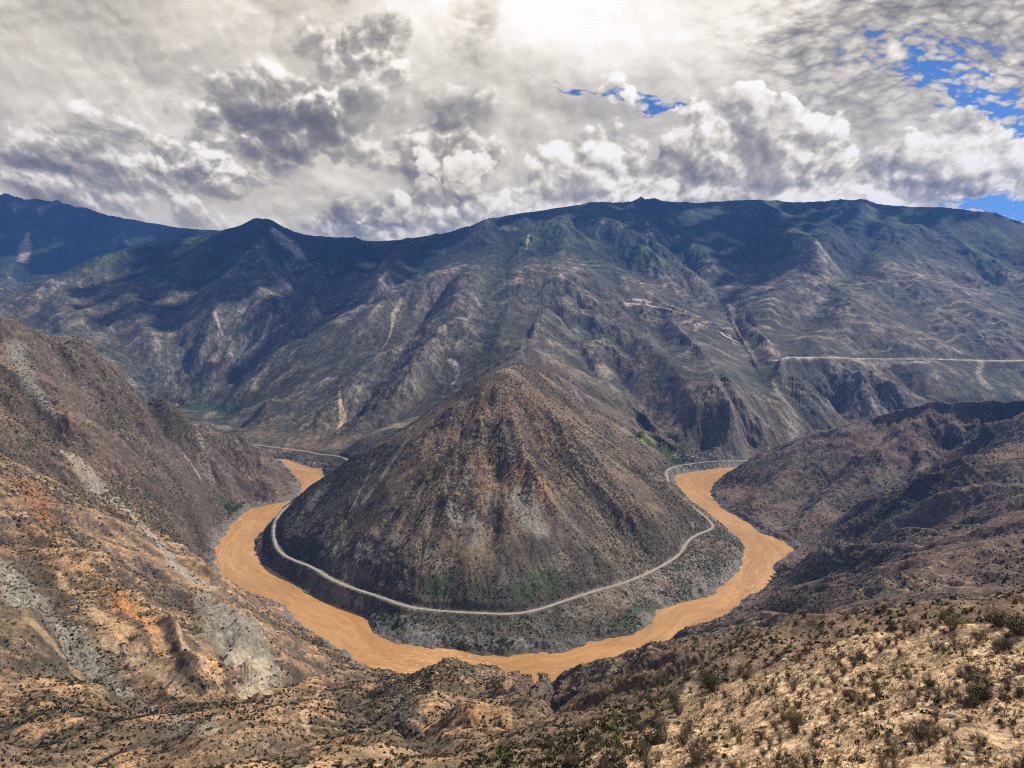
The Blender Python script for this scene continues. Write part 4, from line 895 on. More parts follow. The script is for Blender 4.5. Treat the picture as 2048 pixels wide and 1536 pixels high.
# ------------------------------------------------------------------ helpers for things
def field_at(Fd, x, y):
    th = np.arctan2(x, y); s = np.log(np.hypot(x, y))
    j = np.clip(np.searchsorted(tcol, th) - 1, 0, len(tcol) - 2); i = np.clip(np.searchsorted(srow, s) - 1, 0, len(srow) - 2)
    a = (th - tcol[j]) / (tcol[j + 1] - tcol[j]); b = (s - srow[i]) / (srow[i + 1] - srow[i])
    return Fd[i, j] * (1 - a) * (1 - b) + Fd[i, j + 1] * a * (1 - b) + Fd[i + 1, j] * (1 - a) * b + Fd[i + 1, j + 1] * a * b
def foliage_mat(name, tint=(1, 1, 1)):
    m, T, b = mat(name, 0.85, 0.15)
    a = T.node('ShaderNodeAttribute', attribute_name='tone'); pos = T.node('ShaderNodeNewGeometry').outputs['Position']
    n = T.noise(pos, 0.8, 3, 0.6)
    oi = T.node('ShaderNodeObjectInfo').outputs['Random']
    c = T.mix(1.0, a.outputs['Color'], T.mix(n, rgb(0.62 * tint[0], 0.62 * tint[1], 0.62 * tint[2]), rgb(1.4 * tint[0], 1.4 * tint[1], 1.35 * tint[2])), 'MULTIPLY')
    c = T.mix(1.0, c, T.mix(oi, rgb(0.75, 0.78, 0.8), rgb(1.25, 1.2, 1.1)), 'MULTIPLY')
    T.l.new(c, b.inputs['Base Color'])
    b.inputs['Subsurface Weight'].default_value = 0.0
    return m
M_LEAF = foliage_mat('leaves'); M_TWIG = foliage_mat('twigs'); M_SCRUB = foliage_mat('scrub_leaves'); M_STONE = foliage_mat('stone')
class Geo:
    """triangles and quads gathered for one mesh"""
    def __init__(s): s.v = []; s.f = []; s.c = []; s.n = 0
    def add(s, v, f, c):
        v = np.asarray(v, float); s.v.append(v); s.f.append(np.asarray(f) + s.n); s.n += len(v)
        s.c.append(np.broadcast_to(np.asarray(c, float), (len(v), 3)))
    def build(s, name, m, parent=None, smooth=False):
        v = np.concatenate(s.v); f = np.concatenate(s.f); c = np.concatenate(s.c)
        return mesh_np(name, v, f, m, parent, smooth, {'tone': c.astype(F32)})
    def tube(s, pts, radii, col, k=4):
        pts = np.asarray(pts, float); n = len(pts); tg = np.gradient(pts, axis=0); tg /= np.linalg.norm(tg, axis=1)[:, None] + 1e-9
        up_ = np.where(np.abs(tg[:, 2:]) > 0.9, [[1.0, 0, 0]], [[0, 0, 1.0]]); a = np.cross(tg, up_); a /= np.linalg.norm(a, axis=1)[:, None] + 1e-9; b = np.cross(tg, a)
        ph = np.arange(k) * 2 * np.pi / k; r = np.asarray(radii)[:, None, None]
        v = pts[:, None] + r * (a[:, None] * np.cos(ph)[None, :, None] + b[:, None] * np.sin(ph)[None, :, None])
        i, j = np.meshgrid(np.arange(n - 1), np.arange(k), indexing='ij'); q = np.stack([i * k + j, i * k + (j + 1) % k, (i + 1) * k + (j + 1) % k, (i + 1) * k + j], -1).reshape(-1, 4)
        s.add(v.reshape(-1, 3), q, col)
    def leaves(s, cen, size, col, rng, var=0.25):
        n = len(cen); a = rng.normal(size=(n, 3)); a /= np.linalg.norm(a, axis=1)[:, None]; b = rng.normal(size=(n, 3)); b = np.cross(a, b); b /= np.linalg.norm(b, axis=1)[:, None]
        sz = size * (0.6 + 0.8 * rng.rand(n))[:, None]; a = a * sz; b = b * sz * 0.7
        v = np.stack([cen - a, cen - b * 0.8, cen + a, cen + b], 1).reshape(-1, 3); f = np.arange(n * 4).reshape(n, 4)
        c = np.repeat(np.asarray(col)[None] * (1 + var * rng.normal(size=(n, 1))), 4, axis=0)
        s.add(v, f, np.clip(c, 0.01, 0.8))
    def box(s, c, d, col, rz=0.0):
        x, y, z_ = d[0] / 2, d[1] / 2, d[2] / 2
        v = np.array([(-x, -y, -z_), (x, -y, -z_), (x, y, -z_), (-x, y, -z_), (-x, -y, z_), (x, -y, z_), (x, y, z_), (-x, y, z_)])
        if rz: v = v @ np.array([[math.cos(rz), math.sin(rz), 0], [-math.sin(rz), math.cos(rz), 0], [0, 0, 1]])
        s.add(v + np.asarray(c), [(0, 3, 2, 1), (4, 5, 6, 7), (0, 1, 5, 4), (1, 2, 6, 5), (2, 3, 7, 6), (3, 0, 4, 7)], col)
def empty(name, loc, rz=0.0, sc=1.0):
    o = bpy.data.objects.new(name, None); COL.objects.link(o); o.location = loc; o.rotation_euler = (0, 0, rz); o.scale = (sc,) * 3; o.empty_display_size = 0.5
    return o
def copy_thing(src, loc, rz, sc):
    r = src.copy(); COL.objects.link(r); r.location = loc; r.rotation_euler = (0, 0, rz); r.scale = sc if isinstance(sc, tuple) else (sc,) * 3
    for ch in src.children:
        c = ch.copy(); COL.objects.link(c); c.parent = r
    return r
def place_word(px, py, xs_, ys_): return xs_, ys_

# ------------------------------------------------------------------ shrubs of the foreground, each one a thing
def make_shrub(kind, seed):
    rng = np.random.RandomState(seed); root = empty('shrub', (0, 0, 0)); st = Geo(); lf = Geo()
    H = {'twiggy': 1.5, 'olive': 1.7, 'green': 1.8, 'upright': 2.1, 'dense': 1.3}[kind]
    spread = {'twiggy': 0.95, 'olive': 0.75, 'green': 0.75, 'upright': 0.35, 'dense': 0.9}[kind]
    bark = (0.14, 0.115, 0.09); ends = []
    for i in range({'twiggy': 22, 'olive': 16, 'green': 13, 'upright': 14, 'dense': 18}[kind]):
        az = rng.rand() * 6.28; out = spread * (0.25 + rng.rand()) * 0.8; h = H * (0.55 + 0.5 * rng.rand())
        t = np.linspace(0, 1, 5)[:, None]; tip = np.array([math.cos(az) * out * H * 0.62, math.sin(az) * out * H * 0.62, h])
        p = tip * t ** np.array([0.8, 0.8, 1.0]) + rng.normal(size=(5, 3)) * 0.05 * t + np.array([rng.normal() * 0.12, rng.normal() * 0.12, -0.15])
        st.tube(p, 0.030 * (1.15 - t[:, 0]) + 0.006, bark, 3); ends.append(p[-1])
        for k in range(6):
            b0 = p[rng.randint(1, 5)]; a2 = az + rng.normal() * 1.1; ln = H * (0.18 + 0.22 * rng.rand())
            e = b0 + np.array([math.cos(a2) * ln * .75, math.sin(a2) * ln * .75, ln * (0.35 + 0.6 * rng.rand())])
            mid = (b0 + e) / 2 + rng.normal(size=3) * 0.04; st.tube([b0, mid, e], [0.014, 0.010, 0.005], bark, 3); ends.append(e); ends.append(mid)
            for q in range(3):
                e2 = mid + rng.normal(size=3) * ln * 0.45 + [0, 0, 0.06]; st.tube([mid, e2], [0.008, 0.004], (0.11, 0.09, 0.07), 3); ends.append(e2)
    ends = np.array(ends)
    nleaf, size, col = {'twiggy': (260, 0.035, (0.12, 0.105, 0.065)), 'olive': (650, 0.045, (0.11, 0.11, 0.05)), 'green': (1100, 0.05, (0.115, 0.145, 0.03)), 'upright': (500, 0.045, (0.10, 0.095, 0.045)), 'dense': (1300, 0.05, (0.08, 0.085, 0.042))}[kind]
    c = ends[rng.randint(0, len(ends), nleaf)] + rng.normal(size=(nleaf, 3)) * (0.09 if kind != 'dense' else 0.13)
    c[:, 2] = np.maximum(c[:, 2], 0.05); lf.leaves(c, size, col, rng)
    st.build('stems', M_TWIG, root); lf.build('foliage', M_LEAF, root)
    return root
KINDS = ['twiggy', 'twiggy', 'olive', 'upright', 'dense', 'green', 'twiggy', 'olive']
WORD = {'twiggy': 'grey-brown twiggy nearly bare shrub', 'olive': 'olive-leaved open shrub', 'green': 'bright yellow-green leafy shrub', 'upright': 'upright thin-stemmed shrub', 'dense': 'dark dense rounded shrub'}
protos = [(k, make_shrub(k, 100 + i)) for i, k in enumerate(KINDS)]
used_proto = set()
def near_shrub(px, py, idx, size, label, group, squash=1.0, rng=random):
    x, y, z_ = hit(px, py)
    k, src = protos[idx]; z_ = float(field_at(ZF, np.array([x]), np.array([y]))[0]) - 0.06
    loc = (x, y, z_); rz = rng.random() * 6.28; sc = (size, size, size * squash)
    if idx in used_proto: o = copy_thing(src, loc, rz, sc)
    else:
        used_proto.add(idx); o = src; o.location = loc; o.rotation_euler = (0, 0, rz); o.scale = sc
    tag(o, label, 'shrub', group); return o
rnd = random.Random(11)
special = [(1640, 1266, 5, 1.5, 'bright yellow-green shrub on the crest, leftmost of the green ones'), (1672, 1276, 5, 1.2, 'small yellow-green shrub beside the leftmost green one on the crest'), (1905, 1262, 5, 1.9, 'largest yellow-green shrub on the crest, right of the middle'),
           (1990, 1250, 5, 1.5, 'yellow-green shrub on the crest near the right edge of the photo'), (1955, 1285, 5, 1.1, 'low yellow-green shrub just below the crest at the right'),
           (1420, 1385, 4, 3.0, 'big dark rounded bush standing alone in pale soil'), (1375, 1360, 4, 1.9, 'dark bush uphill left of the big rounded one'), (1490, 1360, 2, 1.7, 'olive shrub on the pale crest right of the dark bushes'),
           (2030, 1270, 4, 2.2, 'dark round bush at the right edge of the crest'), (1817, 1360, 4, 0.75, 'small dark reddish-green bush alone on straw-coloured soil'), (1592, 1450, 5, 1.2, 'pale green shrub with bare lower stems low on the slope'),
           (1590, 1470, 3, 1.2, 'thin upright stems under the pale green shrub'), (1960, 1400, 4, 1.7, 'dark green spreading shrub on the right of the slope'), (1975, 1375, 5, 0.8, 'small green shrub behind the dark spreading one'),
           (1930, 1410, 6, 1.3, 'bare shrub with a leaning dark stem'), (1840, 1480, 0, 1.4, 'large leafless grey bush near the bottom'), (1720, 1320, 3, 1.1, 'pair of thin upright shrubs, left one'), (1727, 1328, 3, 0.9, 'pair of thin upright shrubs, right one'),
           (1870, 1300, 6, 1.3, 'bare grey shrub on the upper slope'), (2000, 1300, 0, 1.3, 'bare bush beneath the green shrub at the right'), (1790, 1262, 2, 1.3, 'olive shrub on the crest between the green ones')]
n_near = 0
for px, py, idx, sz, lab in special:
    near_shrub(px, py, idx, sz * 0.8, lab, 'shrubs on the sunlit foreground slope', 1.0, rnd); n_near += 1
COLS = [(1130, 'lower centre'), (1300, 'left end'), (1450, 'left third'), (1580, 'left of the middle'), (1700, 'middle'), (1820, 'right of the middle'), (1930, 'right third'), (2010, 'right end'), (3000, 'right edge')]
SHORT = {'twiggy': 'bare twiggy shrub', 'olive': 'open olive shrub', 'green': 'yellow-green shrub', 'upright': 'thin upright shrub', 'dense': 'dark rounded shrub'}
tries = 0; pts_used = []; pool_ = {}
while n_near < 297 and tries < 9000:
    tries += 1
    px = 1000 + 1100 * rnd.random() ** 0.92; py = 1228 + 330 * rnd.random()
    cr_ = np.interp(px, [1000, 1225, 1300, 1400, 1500, 1600, 1750, 1900, 2100], [1520, 1442, 1405, 1372, 1345, 1305, 1266, 1245, 1225])
    if py < cr_ + 2:
        if rnd.random() < 0.8: continue
        py = cr_ + 3 + 6 * rnd.random()
    if any(abs(px - a) < 9 and abs(py - b) < 6 for a, b in pts_used): continue
    cl = math.sin(px * 0.021 + py * 0.013) + math.sin(px * 0.047 - py * 0.031 + 2)
    if cl < -0.2 and rnd.random() < 0.55: continue
    pts_used.append((px, py)); idx = rnd.choice([0, 0, 1, 3, 3, 6, 6, 2, 1, 0, 3, 6, 7, 5 if rnd.random() < 0.3 else 3, 4 if rnd.random() < 0.4 else 0])
    k = KINDS[idx]; left_part = px < 1400
    sz = rnd.uniform(0.36, 0.82) * (1.5 if left_part else 1.0) * (0.8 if py > 1450 and px > 1500 else 1)
    big = 'large' if sz > 0.85 else 'small' if sz < 0.52 else 'medium'
    fr_ = (py - cr_) / max(1540 - cr_, 40)
    ys_ = 'on the crest' if fr_ < 0.07 else 'just below the crest' if fr_ < 0.25 else 'upper slope' if fr_ < 0.5 else 'lower slope' if fr_ < 0.8 else 'bottom of the slope'
    xs_ = next(w for a, w in COLS if px < a)
    o = near_shrub(px, py, idx, sz, 'shrub', None, rnd.uniform(0.8, 1.15), rnd); n_near += 1
    pool_.setdefault((big, k, ys_, xs_), []).append((px, o))
ORD = ['leftmost', 'second from left', 'third from left', 'fourth from left', 'fifth from left', 'sixth from left', 'seventh from left']
for (big, k, ys_, xs_), l_ in pool_.items():
    l_.sort(key=lambda q: q[0])
    for i, (px, o) in enumerate(l_):
        extra = '' if len(l_) == 1 else ', rightmost' if i == len(l_) - 1 else ', ' + ORD[min(i, 6)]
        tag(o, f'{big} {SHORT[k]}, {ys_}, {xs_}{extra}', 'shrub', 'shrubs on the sunlit foreground slope')

# ------------------------------------------------------------------ scrub that nobody could count
def clump_template(seed, nq, rng_h=0.75):
    rng = np.random.RandomState(seed); c = rng.normal(size=(nq, 3)); c /= np.linalg.norm(c, axis=1)[:, None]; c *= (0.35 + 0.65 * rng.rand(nq) ** 0.5)[:, None] * 0.5
    c[:, 2] = np.abs(c[:, 2]) * 1.5 * rng_h + 0.05
    g = Geo(); g.leaves(c, 0.30 if nq < 20 else 0.17 if nq < 60 else 0.11, (1, 1, 1), rng, 0.22)
    return np.concatenate(g.v), np.concatenate(g.f), np.concatenate(g.c)
def scatter(name, label, templates, x, y, size, tone, m, sink=0.1, kind='stuff'):
    z_ = field_at(ZF, x, y); rng = np.random.RandomState(5); vs, fs, cs = [], [], []; off = 0
    which = rng.randint(0, len(templates), len(x)); rot = rng.rand(len(x)) * 6.28
    for k, (tv, tf, tc) in enumerate(templates):
        s_ = which == k; n = int(s_.sum())
        if not n: continue
        c, s = np.cos(rot[s_])[:, None], np.sin(rot[s_])[:, None]; S = size[s_][:, None]
        vx = (tv[None, :, 0] * c - tv[None, :, 1] * s) * S + x[s_][:, None]; vy = (tv[None, :, 0] * s + tv[None, :, 1] * c) * S + y[s_][:, None]; vz = tv[None, :, 2] * S + (z_[s_][:, None] - sink * S)
        vs.append(np.stack([vx, vy, vz], -1).reshape(-1, 3).astype(F32)); fs.append((tf[None] + (np.arange(n) * len(tv))[:, None, None]).reshape(-1, tf.shape[1]) + off)
        cs.append((tone[s_][:, None] * tc[None]).reshape(-1, 3).astype(F32)); off += n * len(tv)
    o = mesh_np(name, np.concatenate(vs), np.concatenate(fs), m, None, False, {'tone': np.concatenate(cs)})
    return tag(o, label, None if kind == 'structure' else 'scrub', None, kind)
def cast(n, r0, r1, a0, a1, seed, power=2.0):
    g = np.random.RandomState(seed); r = (r0 ** power + (r1 ** power - r0 ** power) * g.rand(n)) ** (1 / power); th = np.radians(a0 + (a1 - a0) * g.rand(n))
    return r * np.sin(th), r * np.cos(th), g
def tones(g, n, w=(0.45, 0.3, 0.2, 0.05)):
    pal = np.array([(0.050, 0.052, 0.026), (0.085, 0.070, 0.042), (0.033, 0.042, 0.020), (0.085, 0.12, 0.03)]); k = g.choice(4, n, p=w); return pal[k] * (0.75 + 0.5 * g.rand(n))[:, None]
def keep_land(x, y):
    return (field_at(dri, x, y) > 5) & (field_at(np.minimum(d_road, 500), x, y) > 7) & (field_at(ZF, x, y) > 2)
# middle distance, 110 to 430 m
x, y, g = cast(33000, 75, 430, -44, 44, 21, 1.4)
n = np.clip(field_at(n30, x, y) * 1.2 + field_at(n9, x, y) + 0.55 + (x / y > 0.0) * 0.25, 0.08, 1); ok = (g.rand(len(x)) < n) & ~((np.hypot(x, y) < 150) & (x / y > 0.22)); x, y = x[ok], y[ok]
scatter('hillside_scrub', 'grey-brown and olive scrub on the knolls and slopes just below the foreground', [clump_template(s, 46) for s in range(5)], x, y, 0.5 + 1.5 * g.rand(len(x)) ** 2.5, tones(g, len(x), (0.35, 0.45, 0.12, 0.08)) * 1.45, M_SCRUB)
# far slopes, 430 to 2700 m
x, y, g = cast(360000, 430, 2750, -41, 41, 22, 1.35)
vg = field_at(VEG, x, y) + 0.45 * field_at(n30, x, y); ok = (g.rand(len(x)) < np.clip(vg * 1.25 - 0.12, 0.03, 1)) & keep_land(x, y); x, y = x[ok], y[ok]; rr = np.hypot(x, y)
print('scrub', len(x))
scatter('valley_scrub', 'dark low scrub dotted over the slopes of the river valley', [clump_template(40 + s, 10) for s in range(5)], x, y, (0.9 + 2.6 * g.rand(len(x)) ** 3) * (0.8 + rr / 3500), tones(g, len(x), (0.45, 0.12, 0.38, 0.05)) * 0.72, M_SCRUB)
x, y, g = cast(6500, 30, 150, -6, 44, 27, 1.5); n = np.clip(field_at(n9, x, y) * 1.5 + 0.45, 0.05, 1); ok = g.rand(len(x)) < n; x, y = x[ok], y[ok]
scatter('low_scrub', 'knee-high dark and grey scrub between the tufts of the foreground slope', [clump_template(70 + s, 34) for s in range(5)], x, y, 0.28 + 0.55 * g.rand(len(x)) ** 2, tones(g, len(x), (0.3, 0.6, 0.05, 0.05)) * 1.5, M_SCRUB)
# dry grass tufts of the foreground
def tuft(seed):
    g = np.random.RandomState(seed); G = Geo()
    for i in range(9):
        a = g.rand() * 6.28; l = 0.5 + 0.5 * g.rand(); d = np.array([math.cos(a), math.sin(a), 0]); p = d * 0.12 * g.rand(); q = p + d * l * 0.55 + [0, 0, l * (0.35 + 0.45 * g.rand())]; w = np.cross(d, [0, 0, 1]) * 0.07
        G.add([p - w, p + w, q + w * 0.3, q - w * 0.3], [(0, 1, 2, 3)], (1, 1, 1))
    return np.concatenate(G.v), np.concatenate(G.f), np.concatenate(G.c)
x, y, g = cast(60000, 28, 170, -20, 44, 23, 1.25); n = field_at(n9, x, y) + 0.8; ok = g.rand(len(x)) < n; x, y = x[ok], y[ok]
scatter('dry_grass', 'straw-coloured dry grass tufts on the sunlit foreground slope', [tuft(s) for s in range(5)], x, y, 0.22 + 0.35 * g.rand(len(x)), np.array([[0.50, 0.36, 0.21]]) * (0.55 + 0.7 * g.rand(len(x)))[:, None], M_SCRUB, 0.05)
# ------------------------------------------------------------------ stones
def rock_template(seed, sub=1):
    g = np.random.RandomState(seed); import bmesh
    bm = bmesh.new(); bmesh.ops.create_icosphere(bm, subdivisions=sub, radius=0.5); v = np.array([p.co[:] for p in bm.verts]); f = np.array([[q.index for q in p.verts] for p in bm.faces]); bm.free()
    for _ in range(5):
        d = g.normal(size=3); d /= np.linalg.norm(d); h = 0.22 + 0.18 * g.rand(); dd_ = v @ d; v = v - np.clip(dd_ - h, 0, 1)[:, None] * d
    v *= np.array([1.2, 0.9, 0.7]) * (0.9 + 0.2 * g.rand(3)); v *= (1 + 0.06 * g.normal(size=(len(v), 1)))
    return v, f, np.ones((len(v), 3))
bl = []; g = np.random.RandomState(9)
for line, sgn in ((inner, 1), (outer, 1)):
    p = np.array(line)[4:-4, :2]; d = np.concatenate([[0], np.cumsum(np.hypot(*(p[1:] - p[:-1]).T))]); t = g.rand(9000) * d[-1]
    q = np.stack([np.interp(t, d, p[:, 0]), np.interp(t, d, p[:, 1])], 1) + g.normal(size=(9000, 2)) * 11; bl.append(q)
q = np.concatenate(bl); dq = field_at(dri, q[:, 0], q[:, 1]); ok = (dq > -1.5) & (dq < 16) & (field_at(n30, q[:, 0], q[:, 1]) > -0.35); q = q[ok]
scatter('riverbank_boulders', 'grey boulders heaped along both banks of the river', [rock_template(s) for s in range(6)], q[:, 0], q[:, 1], 1.0 + 3.6 * g.rand(len(q)) ** 3, np.array([[0.19, 0.185, 0.178]]) * (0.45 + 0.9 * g.rand(len(q)))[:, None], M_STONE, 0.0)
# crags on steep ground
x, y, g = cast(60000, 450, 2200, -40, 40, 29, 1.6); ok = (field_at(SL, x, y) > 0.72) & keep_land(x, y) & (field_at(n30, x, y) > 0.05); x, y = x[ok], y[ok]
scatter('loose_rocks', 'dark rocks sticking out of the steep valley slopes', [rock_template(30 + s) for s in range(5)], x, y, 1.2 + 4.5 * g.rand(len(x)) ** 3, np.array([[0.12, 0.095, 0.08]]) * (0.5 + 0.9 * g.rand(len(x)))[:, None], M_STONE, -0.1)
for k, (px, py, s_, lab) in enumerate(((1568, 1322, 0.6, 'pale whitish rock among bare shrubs below the crest'), (1620, 1510, 0.35, 'small white stone near the bottom, left of the centre of the slope'), (1940, 1513, 0.45, 'white stone lying near the bottom right'), (1920, 1414, 0.4, 'pale stone under the leaning bare shrub'),
                                       (1905, 1436, 0.5, 'flat tan stone at the end of a small bank'), (1430, 1345, 0.6, 'pale stone in bleached soil above the big dark bush'), (1885, 1262, 0.5, 'grey stone on the crest beside the large green shrub'), (2030, 1340, 0.4, 'small pale stone at the right edge'),
                                       (1750, 1500, 0.4, 'tan stone low on the slope between bare bushes'), (1330, 1430, 0.7, 'grey stone low at the left end of the foreground slope'))):
    v, f, c = rock_template(60 + k, 2); x_, y_, z_ = hit(px, py); G = Geo(); G.add(v * s_ * 1.6, f, (0.45, 0.40, 0.34) if k else (0.58, 0.54, 0.50)); o = G.build('rock', M_STONE, None, False); o.location = (x_, y_, z_ + s_ * 0.15); o.rotation_euler = (0, 0, k * 1.3)
    tag(o, lab, 'rock')

# ------------------------------------------------------------------ trees
def make_tree(seed, H, W_, col, dens=420):
    rng = np.random.RandomState(seed); root = empty('tree', (0, 0, 0)); tr = Geo(); cr = Geo(); tips = []
    tr.tube([(0, 0, -0.6), (0.05, 0, H * .2), (-0.05, 0.1, H * .45), (0.1, 0, H * .7)], [0.26, 0.2, 0.15, 0.06], (0.07, 0.055, 0.04), 6)
    for i in range(11):
        az = i * 2.4 + rng.rand(); h0 = H * (0.22 + 0.4 * rng.rand()); e = np.array([math.cos(az) * W_ * (.3 + .3 * rng.rand()), math.sin(az) * W_ * (.3 + .3 * rng.rand()), h0 + H * (.12 + .28 * rng.rand())])
        tr.tube([(0, 0, h0), e * [.5, .5, 1] * [1, 1, .92], e], [0.1, 0.06, 0.02], (0.07, 0.055, 0.04), 4); tips.append(e)
    tips.append(np.array([0.1, 0, H * .78]))
    for e in tips:
        n = int(dens / 11 * (0.6 + 0.8 * rng.rand())); r = W_ * (.14 + .12 * rng.rand()); p = rng.normal(size=(n, 3)); p /= np.linalg.norm(p, axis=1)[:, None]; p *= r * rng.rand(n)[:, None] ** 0.4
        cr.leaves(e + p * [1, 1, .75], W_ * 0.05, np.array(col) * (0.7 + 0.6 * rng.rand()), rng)
    tr.build('trunk', M_TWIG, root); cr.build('crown', M_LEAF, root); return root
TP = [make_tree(1, 7.5, 6.5, (0.07, 0.14, 0.03)), make_tree(2, 9, 6, (0.035, 0.06, 0.022)), make_tree(3, 5.5, 6.5, (0.075, 0.115, 0.03)), make_tree(4, 11, 5.5, (0.03, 0.055, 0.022))]
tree_used = set()
def tree(px, py, k, sc, label, group=None):
    x, y, z_ = hit(px, py); sc = sc * 1.25
    if k in tree_used: o = copy_thing(TP[k], (x, y, z_ - 0.3), (px * 7.7) % 6.28, sc)
    else: tree_used.add(k); o = TP[k]; o.location = (x, y, z_ - 0.3); o.scale = (sc,) * 3
    return tag(o, label, 'tree', group)
for i, (px, py) in enumerate(((458, 1022), (463, 1014), (470, 1024), (475, 1016), (466, 1030), (480, 1022), (452, 1018), (486, 1014))): tree(px, py, 0, 1.5 + 0.3 * (i % 3), 'bright green tree in the clump at the water on the left bank', 'clump of green trees on the left bank')
tree(447, 1322, 2, 0.95, 'single bright green tree at the lower edge of the grey scree'); tree(695, 1326, 2, 1.1, 'low green tree on the bank left of the rapids'); tree(465, 1227, 2, 0.7, 'small green tree at the top of the grey scree')
tree(27, 1250, 2, 0.5, 'small round green bushy tree on the scree at the left edge, upper one'); tree(16, 1244, 2, 0.4, 'small round green bushy tree on the scree at the left edge, left one')
for i, (px, py) in enumerate(((1548, 1152), (1553, 1146), (1545, 1160), (1560, 1140), (1556, 1154), (1566, 1136), (1540, 1166), (1571, 1143))): tree(px, py, 2, 0.9 + 0.25 * (i % 3), 'light green tree on the right bank beside grey boulders', 'light green trees on the right bank')
rt = random.Random(3)
def grove(n, a, b, w, ks, label, group, s0=0.8, s1=1.5):
    for i in range(n):
        t = rt.random(); tree(a[0] + (b[0] - a[0]) * t + rt.gauss(0, w), a[1] + (b[1] - a[1]) * t + rt.gauss(0, w * 0.45), rt.choice(ks), rt.uniform(s0, s1), label, group)
grove(34, (1284, 828), (1292, 860), 5, [1, 3, 0], 'dark green tree in the grove above the village terraces', 'grove above the village terraces')
grove(26, (1318, 892), (1368, 915), 4, [1, 0], 'green tree in the band crossing the village terraces', 'band of trees across the village terraces')
grove(12, (1262, 878), (1285, 876), 4, [0, 1], 'green tree beside the upper light green terraces', 'trees beside the upper terraces')
grove(10, (1345, 925), (1395, 922), 3, [1, 2], 'green tree between the village and the road', 'trees between village and road')
grove(14, (750, 1222), (775, 1240), 4, [2, 0], 'low green tree on the flat below the road, left of the retaining wall', 'trees on the flat below the road', 0.6, 0.9)
grove(14, (785, 1252), (840, 1240), 4, [2, 1], 'low green tree by the dry channel below the road', 'trees by the dry channel', 0.5, 0.9)
grove(12, (980, 1282), (1035, 1290), 4, [1, 2], 'dark green tree near the shore at the tip of the bend', 'trees near the shore at the bend', 0.5, 0.9)
grove(22, (1955, 578), (2010, 565), 8, [1, 0], 'green tree in the hamlet on the terraced mountain', 'trees of the terraced hamlet', 1.3, 2.2)
grove(16, (1985, 553), (2046, 548), 3, [1, 3], 'tree in the row above the terraced hamlet', 'tree row above the terraced hamlet', 1.3, 2.2)
grove(16, (345, 802), (372, 808), 3, [1, 3], 'dark tree at the edge of the green valley fields', 'trees at the valley fields', 1.2, 2.0)

# ------------------------------------------------------------------ houses
M_WALL = foliage_mat('house_wall'); M_ROOF = foliage_mat('house_roof'); M_GLASS = foliage_mat('window_glass')
def house(px, py, w, d, h, rz, wall, label):
    x, y, z_ = hit(px, py); root = empty('house', (x, y, z_ - 0.5), rz); G = Geo(); G.box((0, 0, h / 2), (w, d, h), wall); G.box((0, 0, -2.5), (w * 1.04, d * 1.04, 5), (0.3, 0.28, 0.25)); G.build('wall', M_WALL, root)
    G = Geo(); G.box((0, 0, h + 0.2), (w + 0.9, d + 0.9, 0.4), (0.42, 0.38, 0.34))
    for sx, sy, a, b in ((0, d / 2 + .3, w + .9, .3), (0, -d / 2 - .3, w + .9, .3), (w / 2 + .3, 0, .3, d + .3), (-w / 2 - .3, 0, .3, d + .3)): G.box((sx, sy, h + 0.7), (a, b, 0.6), (0.45, 0.3, 0.25))
    G.build('roof', M_ROOF, root)
    n = max(2, int(w / 3.2))
    for fl in range(int(h // 3)):
        for i in range(n):
            wx = -w / 2 + (i + 0.5) * w / n
            if fl == 0 and i == n // 2:
                G = Geo(); G.box((wx, -d / 2 - 0.04, 1.1), (1.3, 0.14, 2.2), (0.16, 0.07, 0.04)); G.build('door', M_GLASS, root)
            else:
                G = Geo(); G.box((wx, -d / 2 - 0.03, fl * 3 + 1.7), (1.3, 0.12, 1.4), (0.05, 0.06, 0.08)); G.build('window', M_GLASS, root)
    return tag(root, label, 'house')
PW = (0.58, 0.46, 0.40); WH = (0.66, 0.62, 0.58)
for a in ((1326, 890, 15, 10, 6, 0.2, PW, 'pink-walled house in the trees of the village, upper left one'), (1333, 894, 12, 9, 6, 0.5, WH, 'white-walled house right of the pink one in the village'), (1322, 896, 10, 8, 3, -0.3, PW, 'low pink house below the two others in the village'),
          (1376, 914, 13, 9, 6, 0.1, PW, 'pink house at the lower end of the terraces'), (1385, 916, 12, 8, 3, 0.3, WH, 'low white house beside the lower terraces'), (1394, 917, 9, 8, 3, 0.0, (0.55, 0.3, 0.22), 'small reddish house, last towards the road'),
          (1326, 922, 16, 10, 3, 0.4, PW, 'long pinkish building above the road bend'), (1329, 927, 9, 7, 3, 0.1, WH, 'small shed just above the road bend'), (1396, 896, 9, 7, 3, 0.2, WH, 'lone white house under the dark rocks right of the village'),
          (1948, 561, 22, 14, 6, 0.1, WH, 'white house on the terraced mountain, left one'), (2012, 554, 20, 12, 6, 0.0, WH, 'white house on the terraced mountain, near the right edge'), (355, 804, 16, 10, 6, 0.2, (0.4, 0.36, 0.32), 'grey house among trees by the green valley fields'),
          (1577, 711, 14, 10, 4, 0.0, WH, 'white roadside building at the head of the high dirt road'), (1585, 711, 10, 8, 4, 0.0, PW, 'second roadside building at the head of the high dirt road')): house(*a)

